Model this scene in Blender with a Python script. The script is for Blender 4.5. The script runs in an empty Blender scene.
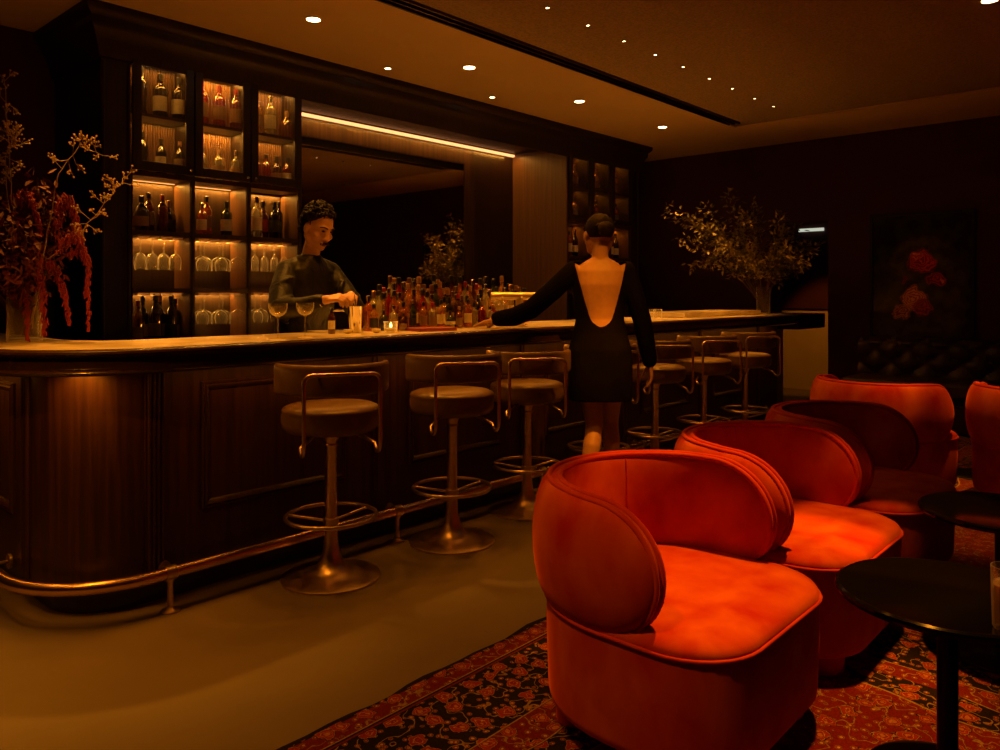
import bpy, bmesh, math, random
from mathutils import Vector, Matrix
random.seed(11)
PI = math.pi
SC = bpy.context.scene
COL = SC.collection

# ------------------------------------------------------------------ helpers
ORD = ['first','second','third','fourth','fifth','sixth','seventh','eighth','ninth','tenth','eleventh',
       'twelfth','thirteenth','fourteenth','fifteenth','sixteenth','seventeenth','eighteenth','nineteenth','twentieth']

class MB:
    """collects shapes into one mesh"""
    def __init__(s): s.v = []; s.f = []
    def add(s, vs, fs):
        n = len(s.v); s.v += [tuple(v) for v in vs]; s.f += [tuple(i+n for i in f) for f in fs]; return s
    def box(s, x0, x1, y0, y1, z0, z1):
        vs = [(x,y,z) for x in (x0,x1) for y in (y0,y1) for z in (z0,z1)]
        return s.add(vs, [(0,1,3,2),(4,6,7,5),(0,4,5,1),(2,3,7,6),(0,2,6,4),(1,5,7,3)])
    def lathe(s, prof, c=(0,0,0), n=24, a0=0, a1=2*PI, close=True):
        full = abs(a1-a0-2*PI) < 1e-6
        m = n if full else n+1
        vs = []; fs = []
        for (r, z) in prof:
            for i in range(m):
                a = a0 + (a1-a0)*i/n
                vs.append((c[0]+r*math.cos(a), c[1]+r*math.sin(a), c[2]+z))
        for j in range(len(prof)-1):
            for i in range(n):
                i2 = (i+1) % m
                fs.append((j*m+i, j*m+i2, (j+1)*m+i2, (j+1)*m+i))
        if full and close:
            if prof[0][0] > 1e-6: fs.append(tuple(reversed(range(m))))
            if prof[-1][0] > 1e-6: fs.append(tuple((len(prof)-1)*m+i for i in range(m)))
        return s.add(vs, fs)
    def tube(s, pts, r, n=8, closed=False, caps=True):
        P = [Vector(p) for p in pts]; N = len(P)
        rs = r if isinstance(r, (list, tuple)) else [r]*N
        T = []
        for i in range(N):
            a = P[(i-1) % N] if (closed or i > 0) else P[i]
            b = P[(i+1) % N] if (closed or i < N-1) else P[i]
            t = (b-a); T.append(t.normalized() if t.length > 1e-9 else Vector((0,0,1)))
        up = Vector((0,0,1)) if abs(T[0].z) < .9 else Vector((1,0,0))
        u = (up - T[0]*up.dot(T[0])).normalized()
        vs = []; fs = []
        for i in range(N):
            u = (u - T[i]*u.dot(T[i]))
            u = u.normalized() if u.length > 1e-6 else T[i].orthogonal().normalized()
            w = T[i].cross(u)
            for k in range(n):
                a = 2*PI*k/n
                vs.append(P[i] + (u*math.cos(a) + w*math.sin(a))*rs[i])
        for i in range(N if closed else N-1):
            i2 = (i+1) % N
            for k in range(n):
                k2 = (k+1) % n
                fs.append((i*n+k, i*n+k2, i2*n+k2, i2*n+k))
        if not closed and caps:
            fs.append(tuple(reversed(range(n)))); fs.append(tuple((N-1)*n+k for k in range(n)))
        return s.add(vs, fs)
    def ball(s, c, r, n=12, m=8, M=None):
        rx, ry, rz = r if isinstance(r, (list, tuple)) else (r, r, r)
        vs = []; fs = []
        for j in range(m+1):
            th = PI*j/m
            for i in range(n):
                a = 2*PI*i/n
                p = Vector((rx*math.sin(th)*math.cos(a), ry*math.sin(th)*math.sin(a), rz*math.cos(th)))
                if M: p = M @ p
                vs.append((c[0]+p[0], c[1]+p[1], c[2]+p[2]))
        for j in range(m):
            for i in range(n):
                i2 = (i+1) % n
                if j == 0: fs.append((0+i, n+i, n+i2))
                elif j == m-1: fs.append((j*n+i, (j+1)*n+i, j*n+i2))
                else: fs.append((j*n+i, (j+1)*n+i, (j+1)*n+i2, j*n+i2))
        return s.add(vs, fs)
    def limb(s, pts, rs, n=14, rnd=True):
        """tapered round-ended limb"""
        P = [Vector(p) for p in pts]; q = []; rr = []
        d0 = (P[1]-P[0]).normalized(); d1 = (P[-1]-P[-2]).normalized()
        for t in (1, .85, .5): q.append(P[0]-d0*rs[0]*t); rr.append(rs[0]*math.sqrt(max(0.0004, 1-t*t)))
        for i in range(len(P)):
            q.append(P[i]); rr.append(rs[i])
            if i < len(P)-1:
                for k in (1, 2):
                    q.append(P[i].lerp(P[i+1], k/3)); rr.append(rs[i]+(rs[i+1]-rs[i])*k/3)
        for t in (.5, .85, 1): q.append(P[-1]+d1*rs[-1]*t); rr.append(rs[-1]*math.sqrt(max(0.0004, 1-t*t)))
        return s.tube(q, rr, n)
    def torso(s, rings, ax, ay, n=24):
        """rings: (centre, half width along ax, half depth along ay)"""
        ax = Vector(ax).normalized(); ay = Vector(ay).normalized(); vs = []; fs = []
        for (c, a, b) in rings:
            for i in range(n):
                t = 2*PI*i/n; ct, st = math.cos(t), math.sin(t)
                e = .8
                vs.append(Vector(c) + ax*a*math.copysign(abs(ct)**e, ct) + ay*b*math.copysign(abs(st)**e, st))
        for j in range(len(rings)-1):
            for i in range(n):
                i2 = (i+1) % n; fs.append((j*n+i, j*n+i2, (j+1)*n+i2, (j+1)*n+i))
        fs.append(tuple(reversed(range(n)))); fs.append(tuple((len(rings)-1)*n+i for i in range(n)))
        return s.add(vs, fs)
    def sweep(s, path, prof, closed_prof=True):
        """path: list of (x,y,nx,ny) with outward mitre normal; prof: (offset,z) polygon"""
        m = len(prof); vs = []; fs = []
        for (x, y, nx, ny) in path:
            for (o, z) in prof: vs.append((x+nx*o, y+ny*o, z))
        for i in range(len(path)-1):
            for k in range(m if closed_prof else m-1):
                k2 = (k+1) % m
                fs.append((i*m+k, (i+1)*m+k, (i+1)*m+k2, i*m+k2))
        if closed_prof:
            fs.append(tuple(range(m))); fs.append(tuple(reversed([(len(path)-1)*m+k for k in range(m)])))
        return s.add(vs, fs)
    def mesh(s, name, smooth=35, recalc=True):
        me = bpy.data.meshes.new(name)
        me.from_pydata([tuple(v) for v in s.v], [], s.f)
        if recalc:
            bm = bmesh.new(); bm.from_mesh(me)
            bmesh.ops.recalc_face_normals(bm, faces=bm.faces); bm.to_mesh(me); bm.free()
        me.validate()
        if smooth:
            for p in me.polygons: p.use_smooth = True
            try: me.set_sharp_from_angle(angle=math.radians(smooth))
            except Exception: pass
        me.update(); return me
    def build(s, name, material, parent=None, smooth=35, bevel=0, M=None, loc=None):
        me = s.mesh(name, smooth)
        o = bpy.data.objects.new(name, me); COL.objects.link(o)
        if material: me.materials.append(material)
        if parent: o.parent = parent
        if loc: o.location = loc
        if bevel:
            b = o.modifiers.new('bevel', 'BEVEL'); b.width = bevel; b.segments = 2; b.limit_method = 'ANGLE'
            b.angle_limit = math.radians(40)
        return o

def tag(o, label=None, cat=None, group=None, kind=None):
    if label: o['label'] = label
    if cat: o['category'] = cat
    if group: o['group'] = group
    if kind: o['kind'] = kind
    return o
def empty(name, loc=(0,0,0), rz=0, label=None, cat=None, group=None):
    o = bpy.data.objects.new(name, None); COL.objects.link(o); o.empty_display_size = .1
    o.location = loc; o.rotation_euler = (0,0,rz)
    return tag(o, label, cat, group)
def copy_tree(o, parent=None):
    c = o.copy(); COL.objects.link(c)
    if parent:
        c.parent = parent
    for ch in list(o.children): copy_tree(ch, c)
    return c

# ------------------------------------------------------------------ materials
def new_mat(name):
    m = bpy.data.materials.new(name); m.use_nodes = True
    nt = m.node_tree; nt.nodes.clear()
    out = nt.nodes.new('ShaderNodeOutputMaterial')
    return m, nt, out
def N(nt, t, **kw):
    n = nt.nodes.new(t)
    for k, v in kw.items():
        if hasattr(n, k) and not k[0].isupper(): setattr(n, k, v)
        else: n.inputs[k.replace('_', ' ')].default_value = v
    return n
def L(nt, a, b): nt.links.new(a, b)
def ramp(nt, stops, interp='LINEAR'):
    r = nt.nodes.new('ShaderNodeValToRGB'); cr = r.color_ramp; cr.interpolation = interp
    while len(cr.elements) > 1: cr.elements.remove(cr.elements[0])
    cr.elements[0].position = stops[0][0]; cr.elements[0].color = (*stops[0][1], 1)
    for p, c in stops[1:]:
        e = cr.elements.new(p); e.color = (*c, 1)
    return r
def pbr(name, c1, c2=None, rough=.5, metal=0, scale=(8,8,8), detail=4, dist=0, bump=0, sheen=0, sheen_col=None,
        lo=.35, hi=.65, coat=0, spec=.5, rough2=None, aniso=0):
    m, nt, out = new_mat(name)
    b = N(nt, 'ShaderNodeBsdfPrincipled')
    b.inputs['Roughness'].default_value = rough; b.inputs['Metallic'].default_value = metal
    b.inputs['Specular IOR Level'].default_value = spec
    b.inputs['Coat Weight'].default_value = coat
    if sheen:
        b.inputs['Sheen Weight'].default_value = sheen; b.inputs['Sheen Roughness'].default_value = .35
        b.inputs['Sheen Tint'].default_value = (*(sheen_col or (1,1,1)), 1)
    tc = N(nt, 'ShaderNodeTexCoord'); mp = N(nt, 'ShaderNodeMapping'); mp.inputs['Scale'].default_value = scale
    L(nt, tc.outputs['Object'], mp.inputs['Vector'])
    nz = N(nt, 'ShaderNodeTexNoise'); nz.inputs['Scale'].default_value = 1; nz.inputs['Detail'].default_value = detail
    nz.inputs['Distortion'].default_value = dist
    L(nt, mp.outputs['Vector'], nz.inputs['Vector'])
    if c2 is None: c2 = c1
    r = ramp(nt, [(lo, c1), (hi, c2)]); L(nt, nz.outputs['Fac'], r.inputs['Fac']); L(nt, r.outputs['Color'], b.inputs['Base Color'])
    if rough2 is not None:
        mr = N(nt, 'ShaderNodeMapRange'); mr.inputs['From Min'].default_value = lo; mr.inputs['From Max'].default_value = hi
        mr.inputs['To Min'].default_value = rough; mr.inputs['To Max'].default_value = rough2
        L(nt, nz.outputs['Fac'], mr.inputs['Value']); L(nt, mr.outputs['Result'], b.inputs['Roughness'])
    if bump:
        bp = N(nt, 'ShaderNodeBump'); bp.inputs['Strength'].default_value = bump; bp.inputs['Distance'].default_value = .01
        L(nt, nz.outputs['Fac'], bp.inputs['Height']); L(nt, bp.outputs['Normal'], b.inputs['Normal'])
    L(nt, b.outputs[0], out.inputs[0]); return m
def emis(name, c, s):
    m, nt, out = new_mat(name); e = N(nt, 'ShaderNodeEmission'); e.inputs[0].default_value = (*c, 1); e.inputs[1].default_value = s
    L(nt, e.outputs[0], out.inputs[0]); return m
def glass(name, c, clear=.8, trans=.1, rough=.05, edge=.6):
    """tinted see-through glass: transparent body, translucent tint, fresnel gloss"""
    m, nt, out = new_mat(name)
    t = N(nt, 'ShaderNodeBsdfTransparent'); t.inputs[0].default_value = (*c, 1)
    d = N(nt, 'ShaderNodeBsdfTranslucent'); d.inputs[0].default_value = (*c, 1)
    df = N(nt, 'ShaderNodeBsdfDiffuse'); df.inputs[0].default_value = (*c, 1)
    g = N(nt, 'ShaderNodeBsdfGlossy'); g.inputs['Roughness'].default_value = rough
    a0 = N(nt, 'ShaderNodeMixShader'); a0.inputs[0].default_value = .5
    L(nt, d.outputs[0], a0.inputs[1]); L(nt, df.outputs[0], a0.inputs[2])
    a = N(nt, 'ShaderNodeMixShader'); a.inputs[0].default_value = trans/(clear+trans)
    L(nt, t.outputs[0], a.inputs[1]); L(nt, a0.outputs[0], a.inputs[2])
    lw = N(nt, 'ShaderNodeLayerWeight'); lw.inputs[0].default_value = .35
    mr = N(nt, 'ShaderNodeMapRange'); mr.inputs['To Min'].default_value = .13; mr.inputs['To Max'].default_value = edge
    L(nt, lw.outputs['Facing'], mr.inputs['Value'])
    b = N(nt, 'ShaderNodeMixShader'); L(nt, mr.outputs[0], b.inputs[0]); L(nt, a.outputs[0], b.inputs[1]); L(nt, g.outputs[0], b.inputs[2])
    L(nt, b.outputs[0], out.inputs[0]); return m

AMB = (1.0, .29, .010)
STRIP = (1.0, .41, .05)            # colour of every warm lamp
M = {}
M['floor'] = pbr('polished_concrete', (.125,.10,.06), (.165,.135,.08), .5, scale=(1.3,1.3,1.3), detail=8, rough2=.55, spec=.3)
M['ceil'] = pbr('ceiling_paint', (.74,.60,.42), (.78,.64,.45), .85, scale=(2,2,2))
M['acoustic'] = pbr('acoustic_plaster', (.30,.25,.21), (.42,.35,.29), .9, scale=(60,60,60), detail=3, bump=.5)
M['wall'] = pbr('oxblood_wall', (.060,.010,.008), (.072,.012,.009), .75, scale=(3,3,3))
M['wood'] = pbr('dark_stained_wood', (.026,.010,.006), (.056,.022,.011), .36, scale=(38,38,1.6), detail=6, dist=.6, spec=.4, rough2=.46, bump=.06)
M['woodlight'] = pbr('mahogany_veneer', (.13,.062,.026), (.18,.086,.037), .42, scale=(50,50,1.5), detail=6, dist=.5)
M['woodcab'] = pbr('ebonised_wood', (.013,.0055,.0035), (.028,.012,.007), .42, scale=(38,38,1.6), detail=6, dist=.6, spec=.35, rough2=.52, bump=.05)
M['niche'] = pbr('shaded_niche_veneer', (.036,.019,.009), (.058,.031,.015), .45, scale=(50,50,1.5), detail=6, dist=.5)  # darkened to stand in for shade on the niche backs
M['wooddark'] = pbr('near_black_wood', (.016,.007,.005), (.026,.011,.007), .3, scale=(30,30,3), detail=5, coat=.15)
M['rim'] = pbr('lacquered_counter_rim', (.030,.014,.008), (.055,.026,.013), .24, scale=(3,30,30), detail=5, coat=.3)
M['stone'] = pbr('honed_marble', (.55,.47,.36), (.80,.72,.6), .22, scale=(3,5,3), detail=9, dist=1.4)
M['brass'] = pbr('aged_brass', (.80,.66,.40), (.88,.74,.46), .38, .75, scale=(10,10,40), rough2=.36)
M['copper'] = pbr('bronzed_copper', (.66,.43,.26), (.72,.48,.29), .27, 1, scale=(12,12,12))
M['bronze'] = pbr('brushed_bronze', (.50,.38,.30), (.60,.47,.37), .28, 1, scale=(30,30,30), rough2=.38)
M['leather'] = pbr('brown_leather', (.14,.085,.034), (.17,.105,.043), .33, scale=(25,25,25), bump=.05)
M['leatherdark'] = pbr('dark_leather', (.028,.013,.009), (.045,.02,.013), .4, scale=(20,20,20))
M['blackgloss'] = pbr('black_lacquer', (.004,.003,.003), (.005,.004,.004), .12, scale=(4,4,4), spec=.2)
M['blackmetal'] = pbr('black_metal', (.01,.008,.008), None, .4, .4)
M['steel'] = pbr('polished_steel', (.75,.72,.68), None, .14, 1)
M['chrome'] = pbr('worn_chrome', (.6,.58,.55), None, .2, 1)
M['mirror'] = pbr('smoked_mirror', (.66,.60,.54), None, .03, 1)
M['led'] = emis('warm_led', (1,.36,.12), 2.4)
M['ledlow'] = emis('shelf_led', (1,.33,.07), 1.9)
M['lens'] = emis('downlight_lens', (1,.70,.36), 30)
M['pin'] = emis('pinspot_lens', (1,.66,.34), 18)
M['flame'] = emis('candle_flame', (1,.5,.10), 12)
M['coldled'] = emis('corridor_tube', (.85,.9,.72), .6)
M['velvet'] = pbr('red_velvet', (.42,.013,.004), (.66,.145,.013), .8, scale=(7,7,5), detail=9, dist=.25, lo=.28, hi=.75, sheen=.6, sheen_col=(1,.22,.03), spec=.15)
M['velvetpipe'] = pbr('red_velvet_piping', (.46,.03,.008), (.56,.06,.012), .75, sheen=.6, sheen_col=(1,.22,.03), spec=.15)
M['skin'] = pbr('skin', (.50,.27,.165), (.54,.30,.185), .5, scale=(30,30,30))
M['hair'] = pbr('dark_hair', (.009,.005,.0035), (.019,.010,.006), .7, scale=(90,90,90), bump=.2, spec=.2)
M['shirt'] = pbr('olive_black_shirt', (.0045,.004,.003), (.011,.010,.0065), .55, scale=(14,14,9), detail=3, dist=1.5, bump=1.0, spec=.25)
M['dress'] = pbr('black_dress_cloth', (.004,.003,.003), (.006,.0045,.004), .9, scale=(10,10,10), spec=.04)
M['trouser'] = pbr('black_trouser_cloth', (.012,.010,.010), None, .8)
M['lip'] = pbr('lips', (.30,.09,.07), None, .45)
M['eye'] = pbr('eye_dark', (.03,.02,.015), None, .25)
def stemware(name):
    m, nt, out = new_mat(name)
    t = N(nt, 'ShaderNodeBsdfTransparent'); t.inputs[0].default_value = (.97,.96,.93,1)
    d = N(nt, 'ShaderNodeBsdfTranslucent'); d.inputs[0].default_value = (.95,.93,.88,1)
    df = N(nt, 'ShaderNodeBsdfDiffuse'); df.inputs[0].default_value = (.95,.93,.88,1)
    g = N(nt, 'ShaderNodeBsdfGlossy'); g.inputs['Roughness'].default_value = .03
    e = N(nt, 'ShaderNodeAddShader'); L(nt, d.outputs[0], e.inputs[0]); L(nt, df.outputs[0], e.inputs[1])
    e2 = N(nt, 'ShaderNodeMixShader'); e2.inputs[0].default_value = .45; L(nt, e.outputs[0], e2.inputs[1]); L(nt, g.outputs[0], e2.inputs[2])
    lw = N(nt, 'ShaderNodeLayerWeight'); lw.inputs[0].default_value = .5
    pw = N(nt, 'ShaderNodeMath', operation='POWER'); L(nt, lw.outputs['Facing'], pw.inputs[0]); pw.inputs[1].default_value = 2.2
    mr = N(nt, 'ShaderNodeMapRange'); mr.inputs['To Min'].default_value = .05; mr.inputs['To Max'].default_value = .8; L(nt, pw.outputs[0], mr.inputs['Value'])
    x = N(nt, 'ShaderNodeMixShader'); L(nt, mr.outputs[0], x.inputs[0]); L(nt, t.outputs[0], x.inputs[1]); L(nt, e2.outputs[0], x.inputs[2])
    L(nt, x.outputs[0], out.inputs[0]); return m
M['clear'] = stemware('clear_glass')
M['pane'] = glass('reeded_pane', (.80,.76,.70), .9, .02, .12, .3)
M['spirit'] = glass('clear_spirit', (.85,.80,.62), .75, .12, .05)
M['cream'] = pbr('label_paper', (.60,.53,.38), (.68,.61,.45), .7, scale=(60,60,60))
M['ink'] = pbr('label_ink', (.06,.03,.02), None, .7)
M['redwax'] = pbr('red_leather_menu', (.22,.035,.02), (.28,.05,.03), .5)
M['beige'] = pbr('corridor_plaster', (.60,.50,.36), (.66,.56,.40), .8, scale=(4,4,4))
M['shellwood'] = M['wooddark']

# ------------------------------------------------------------------ camera
H = 1.25
TH = math.atan2(700, 775.0)
cam = bpy.data.cameras.new('camera'); camo = bpy.data.objects.new('camera', cam); COL.objects.link(camo)
cam.sensor_width = 36; cam.sensor_fit = 'HORIZONTAL'; cam.lens = .775*36; cam.shift_y = -(375-293)/1000.0
camo.location = (0, 0, H); camo.rotation_euler = (PI/2, 0, TH - PI/2)
cam.clip_start = .05
SC.camera = camo

# ------------------------------------------------------------------ room shell
CZ = 2.9
YB, XF = 5.48, 8.45
def struct(name, mb, mat, **kw):
    o = mb.build(name, mat, **kw); o['kind'] = 'structure'; return o
struct('floor', MB().box(-3.2, 11.2, -4.2, 5.7, -.12, 0), M['floor'], smooth=0)
struct('wall_back', MB().box(-3.2, XF+.01, YB, YB+.15, 0, CZ), M['wall'], smooth=0)
struct('wall_left', MB().box(-3.35, -3.2, -4.2, YB+.15, 0, CZ), M['wall'], smooth=0)
struct('wall_front', MB().box(-3.35, 11.2, -4.35, -4.2, 0, CZ), M['wall'], smooth=0)
OY0, OY1, OZ = 2.934, 3.56, 2.02
fw = MB().box(XF, XF+.32, -4.2, OY0, 0, CZ).box(XF, XF+.32, OY1, YB+.15, 0, CZ).box(XF, XF+.32, OY0, OY1, OZ, CZ)
struct('wall_right', fw, M['wall'], smooth=0)
struct('trim_1', MB().box(XF-.02, XF+.325, OY1-.012, OY1, 0, 1.0), M['beige'], smooth=0)          # plastered jamb of the opening
cw = MB().box(10.1, 10.2, 2.2, 5.7, 0, 1.05)
struct('wall_corridor', cw, M['beige'], smooth=0)
struct('wall_corridor_upper', MB().box(10.08, 10.2, 2.2, 5.7, 1.05, CZ), M['wall'], smooth=0)
struct('wall_corridor_side', MB().box(XF+.32, 10.2, 5.6, 5.75, 0, CZ).box(XF+.32, 10.2, 2.05, 2.2, 0, CZ), M['wall'], smooth=0)
# ceiling: painted border plus a textured acoustic field, step and slot
cb = MB()
SY = 3.44
cb.box(-3.35, 11.2, SY, 5.75, CZ, CZ+.1).box(7.33, 11.2, -4.35, SY, CZ, CZ+.1)
struct('ceiling', cb, M['ceil'], smooth=0)
struct('ceiling_field', MB().box(-3.35, 7.33, -4.35, SY-.12, CZ+.012, CZ+.1).box(7.16, 7.33, SY-.12, SY, CZ+.012, CZ+.1), M['acoustic'], smooth=0)
struct('trim_2', MB().box(7.322, 7.334, -4.3, SY, CZ-.004, CZ+.03), M['ceil'], smooth=0)
sl = MB().box(-3.3, 7.16, SY-.12, SY-.105, CZ-.006, CZ+.02).box(-3.3, 7.16, SY-.068, SY-.052, CZ-.006, CZ+.02).box(-3.3, 7.16, SY-.015, SY, CZ-.006, CZ+.02)
struct('trim_3', sl, M['wooddark'], smooth=0)
struct('trim_4', MB().box(-3.3, 7.16, SY-.12, SY, CZ+.07, CZ+.1), M['blackmetal'], smooth=0)

# ------------------------------------------------------------------ bar counter
BX0, BR, BY = 1.026, .305, 3.10
def barpath(x_end=7.60, n=14, y_back=5.40):
    p = [(BX0, y_back, -1, 0), (BX0, BY+BR, -1, 0)]
    cx, cy = BX0+BR, BY+BR
    for i in range(1, n):
        a = PI + (PI/2)*i/n
        p.append((cx+BR*math.cos(a), cy+BR*math.sin(a), math.cos(a), math.sin(a)))
    p += [(cx, BY, 0, -1), (x_end, BY, 0, -1)]
    return p
def barpath_end(x_end=7.60):
    p = barpath(x_end)[:-1]
    r = .10
    p.append((x_end-r, BY, 0, -1))
    for i in range(1, 7):
        a = -PI/2 + (PI/2)*i/6
        p.append((x_end-r+r*math.cos(a), BY+r+r*math.sin(a), math.cos(a), math.sin(a)))
    p.append((x_end, 3.62, 1, 0))
    return p
bar = empty('bar_counter', (3.2, 3.3, 0), 0, 'long dark wood bar counter with rounded corner, lit stone top and brass foot rail', 'bar counter')
bar.location = (0,0,0)
MB().sweep(barpath_end(), [(0,.12),(0,.95),(-.09,.95),(-.09,.12)]).build('front_panel', M['wood'], bar, 30)
MB().sweep(barpath_end(7.57), [(-.055,0),(-.055,.125),(-.12,.125),(-.12,0)]).build('plinth', M['wooddark'], bar, 30)
rimprof = [(-.09,.945),(.165,.945),(.176,.950),(.182,.958),(.176,.966),(.160,.971),(.158,.976),(.158,1.012),(.166,1.016),(.182,1.020),(.190,1.028),(.188,1.036),(.176,1.041),(.150,1.042),(.145,1.036),(-.09,1.036)]
MB().sweep(barpath_end(), rimprof).build('counter_rim', M['rim'], bar, 45)
# stone slab following the counter plan
def slab(name, outer, inner, z0, z1, mat, parent):
    poly = outer + inner
    n = len(poly); vs = [(x,y,z0) for x,y in poly] + [(x,y,z1) for x,y in poly]
    fs = [tuple(range(n)), tuple(range(n, 2*n))] + [(i,(i+1)%n,n+(i+1)%n,n+i) for i in range(n)]
    return MB().add(vs, fs).build(name, mat, parent, 30)
outer = [(x+nx*.146, y+ny*.146) for (x,y,nx,ny) in barpath_end()]
inner = [(7.6, 3.64), (2.45, 3.64), (2.42, 3.50), (1.45, 3.50), (1.34, 3.54), (1.27, 3.64), (1.25, 3.75), (1.25, 5.40)]
slab('stone_top', outer[:-1] + [(7.74, 3.64)], inner, 1.0365, 1.043, M['stone'], bar)
slab('service_panel', [(1.22, 5.38), (1.22, 3.60), (1.40, 3.46), (7.55, 3.46)], [(7.55,3.48),(1.41,3.48),(1.24,3.61),(1.24,5.38)], 0, 1.03, M['wooddark'], bar)
MB().box(5.80, 7.30, 3.17, 3.62, 1.0435, 1.085).build('stone_ledge', M['stone'], bar, 0, .006)
MB().box(7.70, 8.44, 2.96, 3.5, .885, 1.035).build('bar_flap', M['wooddark'], bar, 0, .006)
MB().box(1.5, 7.4, 2.975, 2.995, .941, .9445).build('light_strip', M['ledlow'], bar, 0)
MB().box(2.5, 7.3, 3.69, 3.71, .975, .985).build('light_strip', M['ledlow'], bar, 0)  # added unseen uplight strip behind the bar, for the ceiling
MB().box(2.5, 7.3, 3.482, 3.72, .955, .974).build('service_shelf', M['wooddark'], bar, 0)
def frame_rect(name, P, u, v, w, h, nrm, parent, mat=M['wood']):
    """mitred picture-frame moulding: origin P, axes u v, size w h, outward nrm"""
    P, u, v, nrm = Vector(P), Vector(u), Vector(v), Vector(nrm)
    prof = [(0,0),(0,.010),(.006,.016),(.014,.012),(.020,.018),(.027,.014),(.036,.005),(.040,0)]
    c = [(0,0,1,1),(w,0,-1,1),(w,h,-1,-1),(0,h,1,-1)]
    m = len(prof); vs = []; fs = []
    for (a,b,sa,sb) in c:
        for (o,t) in prof: vs.append(P + u*(a+sa*o) + v*(b+sb*o) + nrm*t)
    for i in range(4):
        j = (i+1) % 4
        for k in range(m-1): fs.append((i*m+k, j*m+k, j*m+k+1, i*m+k+1))
    return MB().add(vs, fs).build(name, mat, parent, 25)
PIL = [1.375 + 1.143*i for i in range(6)]
for i, px in enumerate(PIL):
    f = MB()
    if i == 0:
        f.box(px-.042, px+.042, BY-.010, BY+.01, .12, .944)
        for k in range(4): f.tube([(px-.027+.018*k, BY-.010, .125), (px-.027+.018*k, BY-.010, .942)], .0075, 8)
    else:
        f.box(px-.048, px+.048, BY-.014, BY+.01, .12, .944)
        f.box(px-.030, px+.030, BY-.022, BY+.01, .13, .944)
    f.build('fluted_pilaster' if i == 0 else 'pilaster', M['wood'], bar, 30)
    if i < 6 and px+.95 < 7.6:
        frame_rect('panel_moulding', (px+.19, BY, .345), (1,0,0), (0,0,1), .735 if i < 5 else .33, .535, (0,-1,0), bar)
f = MB()
for k in range(3): f.tube([(BX0-.004, BY+BR+.03+.026*k, .125), (BX0-.004, BY+BR+.03+.026*k, .942)], .011, 8)
f.build('fluted_pilaster', M['wood'], bar, 30)
frame_rect('panel_moulding', (BX0, 4.6, .345), (0,-1,0), (0,0,1), 1.0, .535, (-1,0,0), bar)
# foot rail
RO = .098
rp = [(x+nx*RO, y+ny*RO, .152) for (x,y,nx,ny) in barpath(7.45, 18, 5.2)]
rail = MB().tube(rp, .0245, 14).build('foot_rail', M['copper'], bar, 50)
for i, px in enumerate([1.391 + 1.159*k for k in range(6)] + [None]):
    p = MB(); b = MB()
    if px is not None:
        x, y = px, BY-RO
        b.tube([(px+.01, BY, .152), (px+.004, y+.02, .152)], .007, 8)
        b.tube([(px+.01, BY-.022, .152), (px+.01, BY-.030, .152)], .026, 16)
    else:
        x, y = BX0-RO, 3.62
        b.tube([(BX0-.004, y, .152), (x+.02, y, .152)], .007, 8); b.tube([(BX0-.012, y, .152), (BX0-.022, y, .152)], .03, 16)
    p.lathe([(.038,0),(.038,.006),(.02,.012),(.0125,.02),(.0115,.112),(.018,.122),(.018,.13)], (x,y,0), 16)
    p.tube([(x-.022 if px is not None else x, y-(0 if px is not None else .022), .152), (x+.022 if px is not None else x, y+(0 if px is not None else .022), .152)], .0285, 14)
    p.build('rail_post', M['bronze'], rail, 40); b.build('wall_bracket', M['bronze'], rail, 40)

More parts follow.
